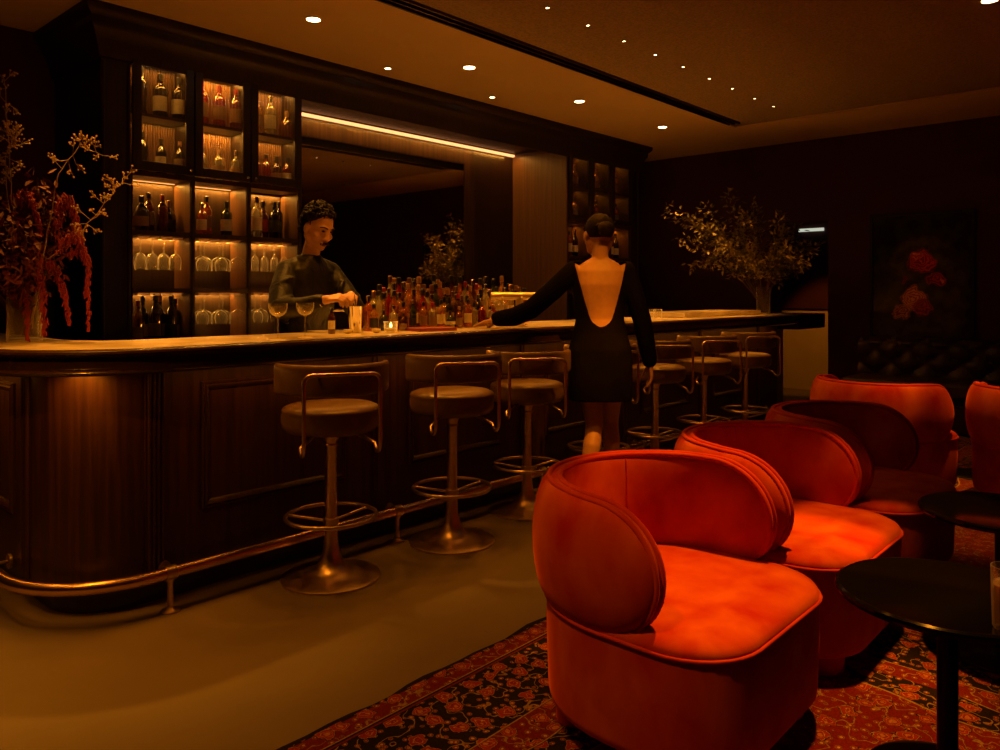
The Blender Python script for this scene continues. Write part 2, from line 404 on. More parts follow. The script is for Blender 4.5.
# ------------------------------------------------------------------ bar stools
def make_stool():
    r = empty('bar_stool')
    MB().lathe([(.215,0),(.215,.008),(.205,.013),(.15,.019),(.10,.029),(.072,.045),(.053,.07),(.040,.105),(.032,.15),(.0275,.21),(.026,.30)], n=48).build('base', M['bronze'], r, 40)
    MB().lathe([(.026,.295),(.026,.575),(.030,.58),(.030,.588),(.027,.592),(.034,.615),(.042,.640),(.060,.644)], n=24).build('pole', M['bronze'], r, 40)
    fr = MB().tube([(.195*math.cos(a*PI/24), .195*math.sin(a*PI/24), .272) for a in range(48)], .009, 10, closed=True)
    fr.lathe([(.027,.235),(.034,.238),(.034,.262),(.027,.265)], n=20)
    ring = fr.build('foot_ring', M['bronze'], r, 50)
    for s in (-1, 1):
        a = PI/2 + s*1.15
        MB().tube([(.03*math.cos(a), .03*math.sin(a), .250), (.192*math.cos(a), .192*math.sin(a), .270)], .0065, 8).build('spoke', M['bronze'], ring, 50)
    MB().lathe([(.0,.644),(.17,.645),(.195,.652),(.209,.668),(.213,.690),(.213,.722),(.210,.735),(.212,.741),(.206,.752),(.185,.761),(.12,.767),(0,.768)], n=48).build('seat', M['leather'], r, 60)
    # curved backrest pad
    bk = MB(); n = 40; secs = []
    A = math.radians(84)
    for i in range(n+1):
        t = -1 + 2*i/n
        a = -PI/2 + A*t
        e = max(0.02, 1-max(0, (abs(t)-.93)/.07)**2)**.5
        hz = .066*(.55+.45*e); th = .016*(.25+.75*e)
        sec = []
        for k in range(16):
            q = 2*PI*k/16; cq, sq = math.cos(q), math.sin(q)
            o = math.copysign(abs(cq)**.6, cq)*th; z = math.copysign(abs(sq)**.35, sq)*hz
            rr = .237+o
            sec.append((rr*math.cos(a), rr*math.sin(a), .888+z))
        secs.append(sec)
    vs = [p for s_ in secs for p in s_]; fs = []
    for i in range(n):
        for k in range(16): fs.append((i*16+k, i*16+(k+1)%16, (i+1)*16+(k+1)%16, (i+1)*16+k))
    fs += [tuple(range(16)), tuple(n*16+k for k in range(16))]
    bk.add(vs, fs).build('backrest', M['leather'], r, 60)
    # tubular frame behind the pad
    def arc(c, u, v, rad, a0, a1, n=7):
        c, u, v = Vector(c), Vector(u), Vector(v)
        return [c + u*rad*math.cos(a0+(a1-a0)*i/n) + v*rad*math.sin(a0+(a1-a0)*i/n) for i in range(n+1)]
    W, Yb, Zt, Zb = .155, -.278, .918, .632
    pts = [Vector((-W*.55, -.10, .650))]
    pts += arc((-W, Yb+.055, Zb+.01), (0,-1,0), (0,0,-1), .055, PI*.80, 0, 8)
    pts += arc((-W+.032, Yb, Zt-.032), (-1,0,0), (0,0,1), .032, 0, PI/2, 6)
    pts += [Vector((-p.x, p.y, p.z)) for p in reversed(pts)]
    MB().tube(pts, .0085, 10).build('armrest_tube', M['bronze'], r, 60)
    f = MB()
    for s in (-1, 1): f.tube([(s*.09, Yb+.004, Zt), (s*.09, -.236, .905)], .007, 8)
    f.build('bolt', M['bronze'], r, 50)
    return r
stool0 = make_stool()
STOOLS = [(2.033,2.838,-26,'bar stool nearest the rounded corner of the bar, brown round seat'),
          (2.737,2.798,-29,'second bar stool from the rounded corner, in front of the counter'),
          (3.415,2.875,-38,'third bar stool from the rounded corner, just left of the woman'),
          (4.115,2.870,-34,'bar stool hidden mostly behind the woman in black'),
          (4.80,2.860,-36,'bar stool just right of the woman in black, fifth from the corner'),
          (5.53,2.865,-34,'second last bar stool toward the far end of the counter'),
          (6.27,2.865,-34,'last bar stool at the far end of the counter')]
for i, (x, y, a, lab) in enumerate(STOOLS):
    o = stool0 if i == 0 else copy_tree(stool0)
    o.location = (x, y, 0); o.rotation_euler = (0, 0, math.radians(a)); o.scale = (1, 1, 1 if i < 2 else .972)
    tag(o, lab, 'bar stool', 'bar stools along the counter')

# ------------------------------------------------------------------ back bar
YF, YN, CT = 4.72, 4.95, .93         # cabinet face, niche back, back counter height
ZD0, ZD1 = 2.0, 2.68
bc = empty('back_counter', (0,0,0), 0, 'low dark wood back counter running under the shelves behind the bartender', 'counter')
MB().box(1.80, 7.54, 4.60, YB-.01, 0, .90).build('cabinet_body', M['wood'], bc, 0, .004)
MB().box(1.78, 7.56, 4.56, YB-.01, .90, CT).build('worktop', M['wooddark'], bc, 0, .004)
for k in range(10):
    o = frame_rect('door_moulding', (1.88+k*.56, 4.60, .12), (1,0,0), (0,0,1), .50, .70, (0,-1,0), bc)
S1, S2 = 1.615, 1.265               # shelf heights
def cabinet(xs, pil, label, lit, knobs, end):
    """xs: column edges; pil=(x0,x1) outer pilaster; end: outer side x"""
    r = empty('glazed_cabinet', (0,0,0), 0, label, 'cabinet')
    xa, xb = xs[0], xs[-1]
    b = MB()
    lo, hi = min(xa, pil[0]), max(xb, pil[1])
    b.box(pil[0], pil[1], YF, YB-.012, CT+.002, 2.89)                        # pilaster side
    b.box(xa, xb, YN, YB-.012, CT+.002, 2.89)                                # deep back
    b.box(xa, xb, YF, YN, ZD1, 2.89)                                         # head
    inner = xb if pil[0] < xa else xa
    for x in xs:
        if abs(x-(pil[1] if pil[0] < xa else pil[0])) < .01: continue
        b.box(x-.012, x+.012, YF, YN, CT+.002, ZD1)
    b.build('carcass', M['woodcab'], r, 0, .002)
    q = pil[0]+.03, pil[1]-.03
    fm = MB(); 
    for x in (pil[0]+.012, pil[1]-.012): fm.tube([(x, YF-.002, CT+.01), (x, YF-.002, 2.6)], .010, 8)
    fm.build('pilaster_bead', M['woodcab'], r, 40)
    for i in range(len(xs)-1):
        x0, x1 = xs[i]+.012, xs[i+1]-.012
        for z in (ZD0-.03, S1, S2): MB().box(x0, x1, YF+.004, YN, z-.014, z+.014).build('shelf', M['wood'], r, 0)
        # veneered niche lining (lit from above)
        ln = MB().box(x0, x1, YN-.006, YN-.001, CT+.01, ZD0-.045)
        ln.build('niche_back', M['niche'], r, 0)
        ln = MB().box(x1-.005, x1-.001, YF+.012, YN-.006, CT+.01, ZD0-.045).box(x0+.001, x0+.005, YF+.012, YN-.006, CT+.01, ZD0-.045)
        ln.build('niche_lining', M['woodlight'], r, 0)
        # added ribs behind the doors, imitating the stripes refracted by the panes
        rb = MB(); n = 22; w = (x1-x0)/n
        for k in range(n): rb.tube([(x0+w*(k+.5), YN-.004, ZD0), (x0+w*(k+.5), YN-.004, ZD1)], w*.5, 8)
        rb.build('stripe_back', M['woodlight'], r, 60)
        MB().box(x0, x1, YF+.03, YN-.01, 2.325, 2.343).build('inner_shelf', M['wood'], r, 0)
        # door
        d = MB(); fw_ = .052
        dx0, dx1 = xs[i]+.004, xs[i+1]-.004
        d.box(dx0, dx0+fw_, YF-.02, YF+.002, ZD0-.012, ZD1+.03).box(dx1-fw_, dx1, YF-.02, YF+.002, ZD0-.012, ZD1+.03)
        d.box(dx0+fw_, dx1-fw_, YF-.02, YF+.002, ZD0-.012, ZD0+.045).box(dx0+fw_, dx1-fw_, YF-.02, YF+.002, ZD1-.025, ZD1+.03)
        door = d.build('glazed_door', M['woodcab'], r, 0, .003)
        pn = MB(); px0, px1 = dx0+fw_-.003, dx1-fw_+.003; n = 60; vs = []; fs = []
        for k in range(n+1):
            x = px0+(px1-px0)*k/n; y = YF-.008+.0018*math.cos(2*PI*k/5)
            vs += [(x,y,ZD0+.042), (x,y,ZD1-.022)]
        for k in range(n): fs.append((2*k,2*k+2,2*k+3,2*k+1))
        pn.add(vs, fs).build('pane', M['pane'], door, 60)
        kx = (dx1-.026) if knobs[i] else (dx0+.026)
        MB().ball((kx, YF-.030, ZD0+.015), .010, 12, 8).tube([(kx, YF-.03, ZD0+.015), (kx, YF-.018, ZD0+.015)], .004, 8).build('knob', M['chrome'], door, 60)
        # light strips
        for (z, on) in ((ZD0-.050, lit[i][0]), (S1-.019, lit[i][1]), (S2-.019, lit[i][2])):
            if on: MB().box(x0+.006, x1-.01, YN-.024, YN-.010, z, z+.004).build('light_strip', M['ledlow'], r, 0)
        # glass racks under the two lower shelves
        for z in (S1, S2):
            g = MB()
            for k in range(5):
                x = x0+.04+(x1-x0-.08)*k/4
                g.box(x-.011, x+.011, YF+.03, YN-.03, z-.030, z-.027); g.box(x-.003, x+.003, YF+.03, YN-.03, z-.028, z-.014)
            g.build('glass_rack', M['bronze'], r, 0)
    return r
XS_L = [1.95, 2.335, 2.725, 3.12]
XS_R = [6.245, 6.63, 7.01, 7.39]
cabinet(XS_L, (1.78, 1.95), 'tall glazed dark wood cabinet with lit bottle niches left of the bartender', [(1,1,1),(1,1,1),(0,1,1)], (1,1,0), 1.78)
cabinet(XS_R, (7.39, 7.56), 'tall glazed dark wood cabinet beyond the mirror, behind the woman', [(0,0,0),(0,0,0),(0,0,0)], (1,1,0), 7.56)
# side panel of the far cabinet that catches the light strip
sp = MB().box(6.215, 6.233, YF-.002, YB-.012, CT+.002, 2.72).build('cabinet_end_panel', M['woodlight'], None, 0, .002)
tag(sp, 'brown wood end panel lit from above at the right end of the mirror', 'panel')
# mirror wall panelling, header, cornice
struct('trim_5', MB().box(3.134, 6.213, YB-.05, YB-.002, CT+.002, 2.72), M['wooddark'], smooth=0)
struct('trim_6', MB().box(3.134, 6.23, YF, YB-.002, 2.722, 2.895), M['woodcab'], smooth=0)
cp = [(1.78,YB-.002,-1,0),(1.78,YF,-1,-1),(7.56,YF,1,-1),(7.56,YB-.002,1,0)]
cprof = [(0,2.62),(.014,2.62),(.018,2.635),(.022,2.66),(.03,2.68),(.034,2.70),(.045,2.73),(.062,2.765),(.075,2.78),(.08,2.80),(.08,2.83),(.095,2.84),(.112,2.86),(.118,2.88),(.118,2.899),(0,2.899)]
struct('trim_7', MB().sweep(cp, cprof), M['woodcab'], smooth=30)
mr = empty('wall_mirror', (0,0,0), 0, 'large smoked mirror in a dark moulded frame on the wall behind the bottles', 'mirror')
MB().box(3.36, 5.46, YB-.062, YB-.051, .98, 2.52).build('mirror_glass', M['mirror'], mr, 0)
prof = [(0,0),(0,.012),(.004,.018),(.13,.018),(.14,.014),(.15,0)]
c = [(3.21,.95,1,1),(5.61,.95,-1,1),(5.61,2.67,-1,-1),(3.21,2.67,1,-1)]
vs = []; fs = []; m_ = len(prof)
for (x,z,sx,sz) in c:
    for (o_,t) in prof: vs.append((x+sx*o_, YB-.051-t, z+sz*o_))
for i in range(4):
    for k in range(m_-1): fs.append((i*m_+k, ((i+1)%4)*m_+k, ((i+1)%4)*m_+k+1, i*m_+k+1))
MB().add(vs, fs).build('mirror_frame', M['wood'], mr, 50)
ls = empty('cove_light_strip', (0,0,0), 0, 'bright amber light strip running above the mirror', 'light strip')
MB().box(3.14, 6.205, YB-.085, YB-.055, 2.692, 2.712).build('diffuser', M['led'], ls, 0)
MB().box(3.14, 6.205, YB-.088, YB-.052, 2.7125, 2.7205).build('channel', M['bronze'], ls, 0)

# ------------------------------------------------------------------ bottles
GL = {
 'amber': glass('amber_bottle', (.78,.34,.06), .72, .22, .05), 'honey': glass('honey_bottle', (.90,.58,.18), .72, .24, .05),
 'clear': glass('clear_bottle', (.86,.80,.62), .66, .3, .05), 'brown': glass('brown_bottle', (.30,.09,.02), .7, .25, .06),
 'red': glass('red_bottle', (.62,.05,.02), .65, .3, .06), 'green': glass('green_bottle', (.12,.17,.04), .65, .35, .06),
 'dark': glass('dark_bottle', (.035,.02,.012), .55, .45, .06), 'orange': glass('orange_bottle', (.92,.40,.07), .6, .35, .06)}
CAPS = {'black': pbr('black_cap', (.012,.01,.01), None, .4), 'red': pbr('red_cap', (.30,.02,.015), None, .4),
        'gold': pbr('gold_cap', (.6,.36,.12), None, .3, 1), 'cork': pbr('cork_cap', (.30,.17,.08), (.36,.2,.1), .8), 'silver': M['chrome']}
LBL = {'cream': M['cream'], 'tan': pbr('tan_label', (.24,.15,.06), None, .7), 'red': pbr('red_label', (.34,.03,.02), None, .6),
       'black': pbr('black_label', (.02,.016,.013), None, .5), 'green': pbr('green_label', (.06,.10,.03), None, .6)}
SHAPES = {
 'round': ([(.0,.006),(.030,0),(.037,.004),(.038,.02),(.038,.165),(.036,.18),(.026,.20),(.016,.213),(.0135,.225),(.0135,.262)], .038, (.05,.14), .0135, .262),
 'wine':  ([(.0,.012),(.030,0),(.036,.004),(.037,.02),(.037,.18),(.035,.20),(.024,.225),(.015,.242),(.0135,.26),(.0135,.30)], .037, (.05,.13), .0135, .30),
 'squat': ([(.0,.006),(.038,0),(.047,.004),(.049,.02),(.049,.10),(.045,.125),(.033,.150),(.018,.165),(.014,.178),(.014,.205)], .049, (.03,.09), .014, .205),
 'square':([(.0,.006),(.031,0),(.036,.003),(.0375,.012),(.0375,.150),(.035,.162),(.024,.172),(.015,.18),(.0135,.19),(.0135,.228)], .0375, (.035,.115), .0135, .228),
 'slim':  ([(.0,.006),(.024,0),(.030,.004),(.031,.02),(.031,.20),(.029,.215),(.019,.235),(.013,.25),(.012,.262),(.012,.305)], .031, (.06,.15), .012, .305),
 'flask': ([(.0,.006),(.030,0),(.040,.006),(.050,.03),(.055,.06),(.052,.09),(.040,.118),(.022,.137),(.015,.147),(.014,.155),(.014,.18)], .055, (.045,.08), .014, .18)}
_bm = {}
def bottle_meshes(kind):
    if kind in _bm: return _bm[kind]
    prof, R, (l0,l1), rn, top = SHAPES[kind]
    n = 4 if kind == 'square' else 20
    body = MB().lathe(prof, n=20).mesh('bottle', 40)
    a = math.radians(75)
    rl = R+.0012
    lb = MB().lathe([(rl,l0),(rl,l1)], n=14, a0=-PI/2-a, a1=-PI/2+a, close=False).mesh('label', 40)
    cap = MB().lathe([(rn+.0015,top-.028),(rn+.002,top-.004),(rn+.002,top+.010),(rn*.8,top+.0135),(0,top+.014)], n=14).mesh('cap', 40)
    for me in (body, lb, cap): me.materials.append(None)
    _bm[kind] = (body, lb, cap); return _bm[kind]
def bottle(kind, col, cap, lab, loc, label, group, s=1.0, rz=0):
    b, l, c = bottle_meshes(kind)
    o = bpy.data.objects.new('bottle', b); COL.objects.link(o)
    o.location = loc; o.scale = (s,s,s); o.rotation_euler = (0,0,rz)
    o.material_slots[0].link = 'OBJECT'; o.material_slots[0].material = GL[col]
    for nm, me, mt in (('paper_label', l, LBL[lab] if lab else None), ('cap', c, CAPS[cap])):
        if mt is None: continue
        q = bpy.data.objects.new(nm, me); COL.objects.link(q); q.parent = o
        q.material_slots[0].link = 'OBJECT'; q.material_slots[0].material = mt
    return tag(o, label, 'bottle', group)
CN = {'amber':'amber','honey':'honey-coloured','clear':'clear','brown':'brown','red':'red','green':'green','dark':'dark','orange':'orange'}
FACE = math.radians(-38)      # labels turned toward the guests
# crowd on the bar
ROWS = [(3.235, 2.72, 3.30, 9, 'front row', (.52,.64)), (3.300, 2.64, 3.56, 14, 'second row', (.60,.74)),
        (3.370, 2.66, 3.74, 16, 'third row', (.70,.84)), (3.445, 2.76, 3.92, 17, 'fourth row', (.80,.94)),
        (3.525, 2.86, 4.10, 17, 'fifth row', (.88,1.0)), (3.598, 2.95, 4.24, 17, 'back row', (.94,1.04))]
for (y, x0, x1, n, rn, sr) in ROWS:
    for i in range(n):
        col = random.choices(['amber','honey','clear','brown','red','orange','dark','green'], [3.5,5.5,6,3.5,1.4,1.2,3.5,2])[0]
        kind = random.choices(['round','slim','square','squat','flask','wine'], [4,3,3,1.2 if rn in ('front row','second row') else .2,.6 if rn in('front row',) else .1,2])[0]
        cap = random.choices(['black','red','gold','cork','silver'], [4,1.2,2.2,2,1.8])[0]; lab = random.choices(['cream','tan','red','black',None], [2,2,.5,1.3,2.2])[0]
        s = random.uniform(*sr)
        x = x0+(x1-x0)*i/(n-1)+random.uniform(-.003,.003)
        if kind in ('squat','flask'): s *= .84
        bottle(kind, col, cap, lab, (x, y+random.uniform(-.004,.004), 1.0436),
               f'{CN[col]} bottle with {cap} cap, {ORD[i]} from left in the {rn} on the bar', 'bottles crowded on the bar counter', s, FACE+random.uniform(-.3,.3))
# open niches of the near cabinet
def shelf_bottles(x0, x1, z, items, where, y=YF+.13):
    n = len(items)
    for i, (fx, kind, col, cap, lab, s) in enumerate(items):
        bottle(kind, col, cap, lab, (x0+(x1-x0)*(.17+.80*fx), y+(.035 if i % 2 else -.02), z+.0146),
               f'{CN[col]} bottle with {cap} cap, {ORD[i]} from left in {where}', 'bottles in the near cabinet', s, FACE)
shelf_bottles(XS_L[0], XS_L[1], S1, [(.14,'squat','dark','black','tan',1.0),(.36,'round','brown','black','tan',.9),(.56,'round','brown','red',None,.86),(.76,'squat','dark','cork','black',.96)], 'the top left open niche')
shelf_bottles(XS_L[1], XS_L[2], S1, [(.15,'square','amber','silver','cream',.86),(.34,'round','amber','black','tan',.95),(.70,'square','green','green' if False else 'black','cream',.96)], 'the top middle open niche')
shelf_bottles(XS_L[2], XS_L[3], S1, [(.16,'round','clear','silver','cream',1.02),(.42,'round','brown','black','red',.96),(.60,'round','dark','black','black',.94),(.82,'slim','green','black','green',.86)], 'the top right open niche')
shelf_bottles(XS_L[0], XS_L[1], CT-.012, [(.07,'wine','brown','red','tan',.86),(.24,'wine','dark','black','cream',.95),(.42,'wine','dark','black','tan',1.0),(.58,'wine','dark','cork','cream',.96),(.74,'wine','dark','black','black',.95),(.90,'wine','dark','black','cream',.9)], 'the bottom left open niche')
# behind the reeded doors
def door_bottles(X, i, z, items, where, grp):
    for k, (fx, kind, col, cap, lab, s) in enumerate(items):
        bottle(kind, col, cap, lab, (X[i]+(X[i+1]-X[i])*(.30+.62*fx), YF+.12, z), f'{CN[col]} bottle, {ORD[k]} from left on the {where}', grp, s*1.06, FACE)
gl = 'bottles behind the near glazed doors'
ZU, ZL = 2.3436, ZD0-.015
door_bottles(XS_L, 0, ZU, [(.0,'slim','dark','black',None,.9),(.48,'square','dark','black','cream',1.1),(.98,'square','dark','black','cream',1.1)], 'upper shelf behind the left glazed door', gl)
door_bottles(XS_L, 0, ZL, [(.0,'round','dark','black',None,.9),(.5,'round','dark','black','cream',.8),(1.0,'round','dark','cork','tan',.8)], 'lower shelf behind the left glazed door', gl)
door_bottles(XS_L, 1, ZU, [(.0,'round','red','red','tan',1.0),(.50,'round','red','red','tan',.98),(1.0,'round','red','red','tan',.98)], 'upper shelf behind the middle glazed door', gl)
door_bottles(XS_L, 1, ZL, [(.0,'square','clear','silver','tan',.9),(.50,'square','clear','cork','tan',.9),(1.0,'square','clear','silver','tan',.9)], 'lower shelf behind the middle glazed door', gl)
door_bottles(XS_L, 2, ZU, [(.0,'round','honey','silver','tan',.95),(.46,'round','clear','silver','cream',1.0),(1.0,'flask','amber','cork',None,1.0)], 'upper shelf behind the right glazed door', gl)
door_bottles(XS_L, 2, ZL, [(.0,'round','red','red',None,.8),(.32,'round','red','black',None,.8),(.66,'square','brown','black','tan',.9),(1.0,'round','red','black','cream',.8)], 'lower shelf behind the right glazed door', gl)
gr = 'bottles behind the far glazed doors'
for i, nm in enumerate(('left','middle','right')):
    door_bottles(XS_R, i, ZU, [(.3,'round','amber','silver','tan',.9),(.66,'square','honey','gold','tan',.95)], f'upper shelf behind the far cabinet {nm} door', gr)
    door_bottles(XS_R, i, ZL, [(.3,'round','red','silver','tan',.9),(.66,'round','amber','black','cream',.9)], f'lower shelf behind the far cabinet {nm} door', gr)
for i, nm in enumerate(('left','middle','right')):
    items = [(.2,'round','brown','silver','tan',.9),(.45,'round','amber','black','cream',.95),(.72,'wine','dark','silver','cream',.9)]
    for k, (fx, kind, col, cap, lab, s) in enumerate(items):
        bottle(kind, col, cap, lab, (XS_R[i]+(XS_R[i+1]-XS_R[i])*fx, YF+.12, S1+.0146), f'{CN[col]} bottle, {ORD[k]} from left in the far cabinet {nm} niche', 'bottles in the far cabinet niches', s, FACE)

# hanging stemware
def stem_glass(bowl, hang=True):
    """profile upside down: foot at z=0 top, bowl below"""
    P = {'wine':  [(.034,0),(.034,-.0015),(.006,-.005),(.0035,-.012),(.003,-.085),(.006,-.092),(.022,-.102),(.034,-.122),(.0375,-.148),(.0345,-.180),(.031,-.195)],
         'coupe': [(.034,0),(.034,-.0015),(.006,-.005),(.0035,-.012),(.003,-.095),(.008,-.100),(.030,-.108),(.043,-.122),(.047,-.140),(.046,-.155)],
         'cone':  [(.034,0),(.034,-.0015),(.006,-.005),(.0035,-.012),(.003,-.095),(.006,-.10),(.040,-.118),(.052,-.14),(.052,-.165),(.046,-.195)],
         'flute': [(.030,0),(.030,-.0015),(.005,-.005),(.003,-.012),(.003,-.080),(.008,-.088),(.020,-.102),(.0245,-.130),(.023,-.19)]}[bowl]
    mb = MB().lathe(P, n=20, close=False)
    return mb
gm = {k: stem_glass(k).mesh('stemmed_glass', 60) for k in ('wine','coupe','cone','flute')}
for me in gm.values(): me.materials.append(M['clear'])
def hang(col, z, kind, n, where, rows=2):
    x0, x1 = XS_L[col]+.085, XS_L[col+1]-.045
    for i in range(n):
        o = bpy.data.objects.new('stemmed_glass', gm[kind]); COL.objects.link(o)
        o.location = (x0+(x1-x0)*i/(n-1), YF+.075+(.075 if i % rows else 0), z-.0245)
        tag(o, f'{ORD[i]} {kind if kind not in ("cone","coupe") else "wide bowl"} glass from left hanging in {where} of the near cabinet', 'glass', 'glasses hanging in the near cabinet')
hang(0, S1, 'wine', 8, 'the left middle niche')
hang(1, S1, 'cone', 5, 'the centre middle niche')
hang(2, S1, 'flute', 8, 'the right middle niche')
hang(1, S2, 'cone', 5, 'the centre bottom niche')
hang(2, S2, 'cone', 4, 'the right bottom niche')

# ------------------------------------------------------------------ things on the counter
TOP = 1.0433
def coupe(x, y, lab):
    r = empty('coupe_glass', (x, y, TOP), 0, lab, 'glass', 'two filled coupe glasses')
    P = [(0,.003),(.036,.0),(.036,.002),(.006,.006),(.0035,.014),(.0032,.096),(.008,.102),(.024,.110),(.036,.124),(.0405,.142),(.0405,.162)]
    MB().lathe(P, n=28, close=False).build('bowl', M['clear'], r, 60)
    MB().lathe([(0,.1045),(.008,.1045),(.023,.112),(.0345,.126),(.0385,.143),(.0388,.150),(0,.1502)], n=28).build('drink', M['spirit'], r, 60)
coupe(1.868, 2.998, 'left of the two filled coupe glasses on the counter before the bartender')
coupe(2.058, 3.075, 'right of the two filled coupe glasses on the counter before the bartender')
b = bottle('round', 'brown', 'black', 'cream', (2.340, 3.262, TOP), 'small bitters bottle with cream label standing left of the steel shaker', None, .48, FACE)
sh = empty('shaker_tin', (2.495, 3.270, TOP), 0, 'tall steel mixing tin under the bartender\'s hand', 'shaker')
MB().lathe([(.0,.003),(.028,.0),(.030,.003),(.040,.135),(.0415,.137),(.0405,.139),(.037,.133),(.028,.006),(0,.006)], n=28).build('tin', M['steel'], sh, 50)
sp_ = empty('bar_spoon', (2.495, 3.270, TOP), 0, 'thin bar spoon standing in the steel tin', 'spoon')
MB().tube([(.012,-.004,.01),(-.004,.002,.20)], .0025, 8).build('stem', M['steel'], sp_, 50)
MB().ball((.013,-.004,.016), (.009,.004,.012), 10, 6).build('bowl', M['steel'], sp_, 50)
v = empty('tealight_holder', (2.62, 3.135, TOP), 0, 'small glass tealight holder glowing in front of the bottles', 'candle')
MB().lathe([(0,.004),(.030,0),(.034,.004),(.036,.05),(.038,.058),(.034,.056),(.031,.010),(0,.009)], n=24).build('cup', M['clear'], v, 50)
MB().lathe([(0,.011),(.026,.011),(.027,.024),(0,.025)], n=20).build('wax', M['cream'], v, 50)
MB().lathe([(0,.026),(.006,.030),(.007,.038),(.003,.050),(0,.056)], n=12).build('flame', M['flame'], v, 60)
mn = MB(); mn.box(-.12,.12,-.075,.075,0,.006).box(-.118,.118,-.073,.073,.006,.013).box(-.12,.12,-.075,.075,.013,.018)
mo = mn.build('drinks_menu', M['redwax'], None, 0, .002, loc=(2.90, 3.125, TOP)); mo.rotation_euler = (0,0,math.radians(-12))
tag(mo, 'red leather drinks menu lying flat on the counter in front of the bottles', 'menu')
# small cut limes by the shaker
for i, (x, y, lab) in enumerate([(2.415,3.225,'small pale citrus half lying just left of the shaker foot'),(2.560,3.180,'small pale citrus half lying right of the shaker, before the tealight')]):
    o = MB().lathe([(0,0),(.012,.001),(.021,.008),(.024,.018),(.023,.020),(0,.020)], n=18).build('citrus_half', pbr('citrus_flesh_%d' % i, (.6,.5,.2), (.68,.6,.3), .5, scale=(80,80,80)), None, 50, loc=(x,y,TOP))
    tag(o, lab, 'fruit')
for i, (x, nm) in enumerate([(5.22,'left'),(5.34,'middle'),(5.46,'right')]):
    o = MB().lathe([(0,.006),(.022,0),(.025,.003),(.029,.075),(.030,.078),(.027,.075),(.022,.009),(0,.008)], n=24).build('tumbler', M['clear'], None, 50, loc=(x, 3.22, TOP))
    tag(o, f'{nm} one of three small empty tumblers on the counter right of the woman', 'glass', 'three small tumblers')
# brass tap tower with a cross tube
tt = empty('tap_tower', (3.69, 3.17, TOP), 0, 'pale brass T-shaped draught tap tower at the right end of the bottles', 'tap')
MB().lathe([(.045,0),(.045,.008),(.026,.014),(.024,.02),(.024,.17)], n=24).build('column', M['brass'], tt, 40)
MB().tube([(-.14,.11,.188),(.14,-.11,.188)], .024, 18).build('cross_tube', M['brass'], tt, 40)
for t in (-.7, 0, .7):
    MB().tube([(.14*t,-.11*t-.02,.182),(.14*t-.03,-.11*t-.05,.172),(.14*t-.036,-.11*t-.056,.135)], .007, 8).build('tap', M['brass'], tt, 40)

# ------------------------------------------------------------------ flowers
leafm = pbr('olive_leaf', (.13,.105,.024), (.22,.17,.04), .5, scale=(6,6,6))
twig = pbr('pale_twig', (.40,.28,.15), (.48,.35,.19), .7)
twigd = pbr('brown_twig', (.09,.05,.025), None, .7)
budm = pbr('pale_bud', (.62,.44,.23), None, .6)
redfl = pbr('red_amaranth', (.22,.012,.010), (.34,.02,.016), .7, scale=(40,40,40))
dkred = pbr('dark_red_foliage', (.065,.004,.006), (.11,.007,.008), .75, scale=(20,20,20))
def leaf(mb, p, d, l, w, up):
    d = d.normalized(); s_ = d.cross(up); s_ = s_.normalized() if s_.length > .01 else Vector((1,0,0)); nn = s_.cross(d)
    vs = [p, p+d*l*.35+s_*w*.5+nn*w*.12, p+d*l*.7+s_*w*.38+nn*w*.1, p+d*l, p+d*l*.7-s_*w*.38+nn*w*.1, p+d*l*.35-s_*w*.5+nn*w*.12, p+d*l*.5]
    mb.add(vs, [(0,1,6),(1,2,6),(2,3,6),(3,4,6),(4,5,6),(5,0,6)])
def rv(s=1): return Vector((random.uniform(-s,s), random.uniform(-s,s), random.uniform(-s,s)))
def curve(p0, p1, sag, n=10, jit=.0):
    P = []
    for i in range(n+1):
        t = i/n; q = Vector(p0).lerp(Vector(p1), t); q.z += sag*4*t*(1-t)
        P.append(q + rv(jit)*(t > 0))
    return P
RT = Vector((.6703,-.7421,0)); FW = Vector((.7421,.6703,0)); UP = Vector((0,0,1))
def vase_mesh(name, R, Hh, parent):
    return MB().lathe([(0,.008),(R-.002,0),(R,.004),(R*.97,Hh*.5),(R*1.03,Hh),(R*1.0,Hh+.001),(R*.93,Hh*.5),(R*.92,.014),(0,.013)], n=32).build('glass_vase', M['clear'], parent, 50)
# far arrangement: arching leafy branches
V = Vector((7.42, 3.20, 1.0436))
fa = empty('flower_arrangement', V, 0, 'big spray of leafy branches in a glass vase at the far end of the bar', 'flowers')
V = Vector((0,0,0))
vase_mesh('glass_vase', .065, .26, fa)
st, lf = MB(), MB()
tips = [(-1.02,.1,.98,.30),(-.90,.0,.60,.22),(-.74,.2,.30,.30),(-.66,.0,1.02,.1),(-.56,-.25,.52,.3),(-.40,.0,1.17,.05),(-.45,.2,.75,.1),(-.35,-.3,.9,.1),(-.2,.3,.7,.1),(-.1,.1,1.02,.0),
        (-.62,.2,.80,.2),(-.78,-.2,.78,.25),(.08,-.2,.82,.0),(.2,.2,.62,.1),(.32,.0,.72,.1),(.48,-.1,.48,.28),(.55,.2,.58,.2),(.44,.2,.22,.3),(.30,-.3,.30,.28),(-.5,.3,.36,.34),(-.3,-.35,.3,.3),(.1,-.3,.45,.2),(-.85,.25,.9,.25),(.0,.3,.9,.05),(-.25,0,.55,.15),(.25,.1,.9,.0)]
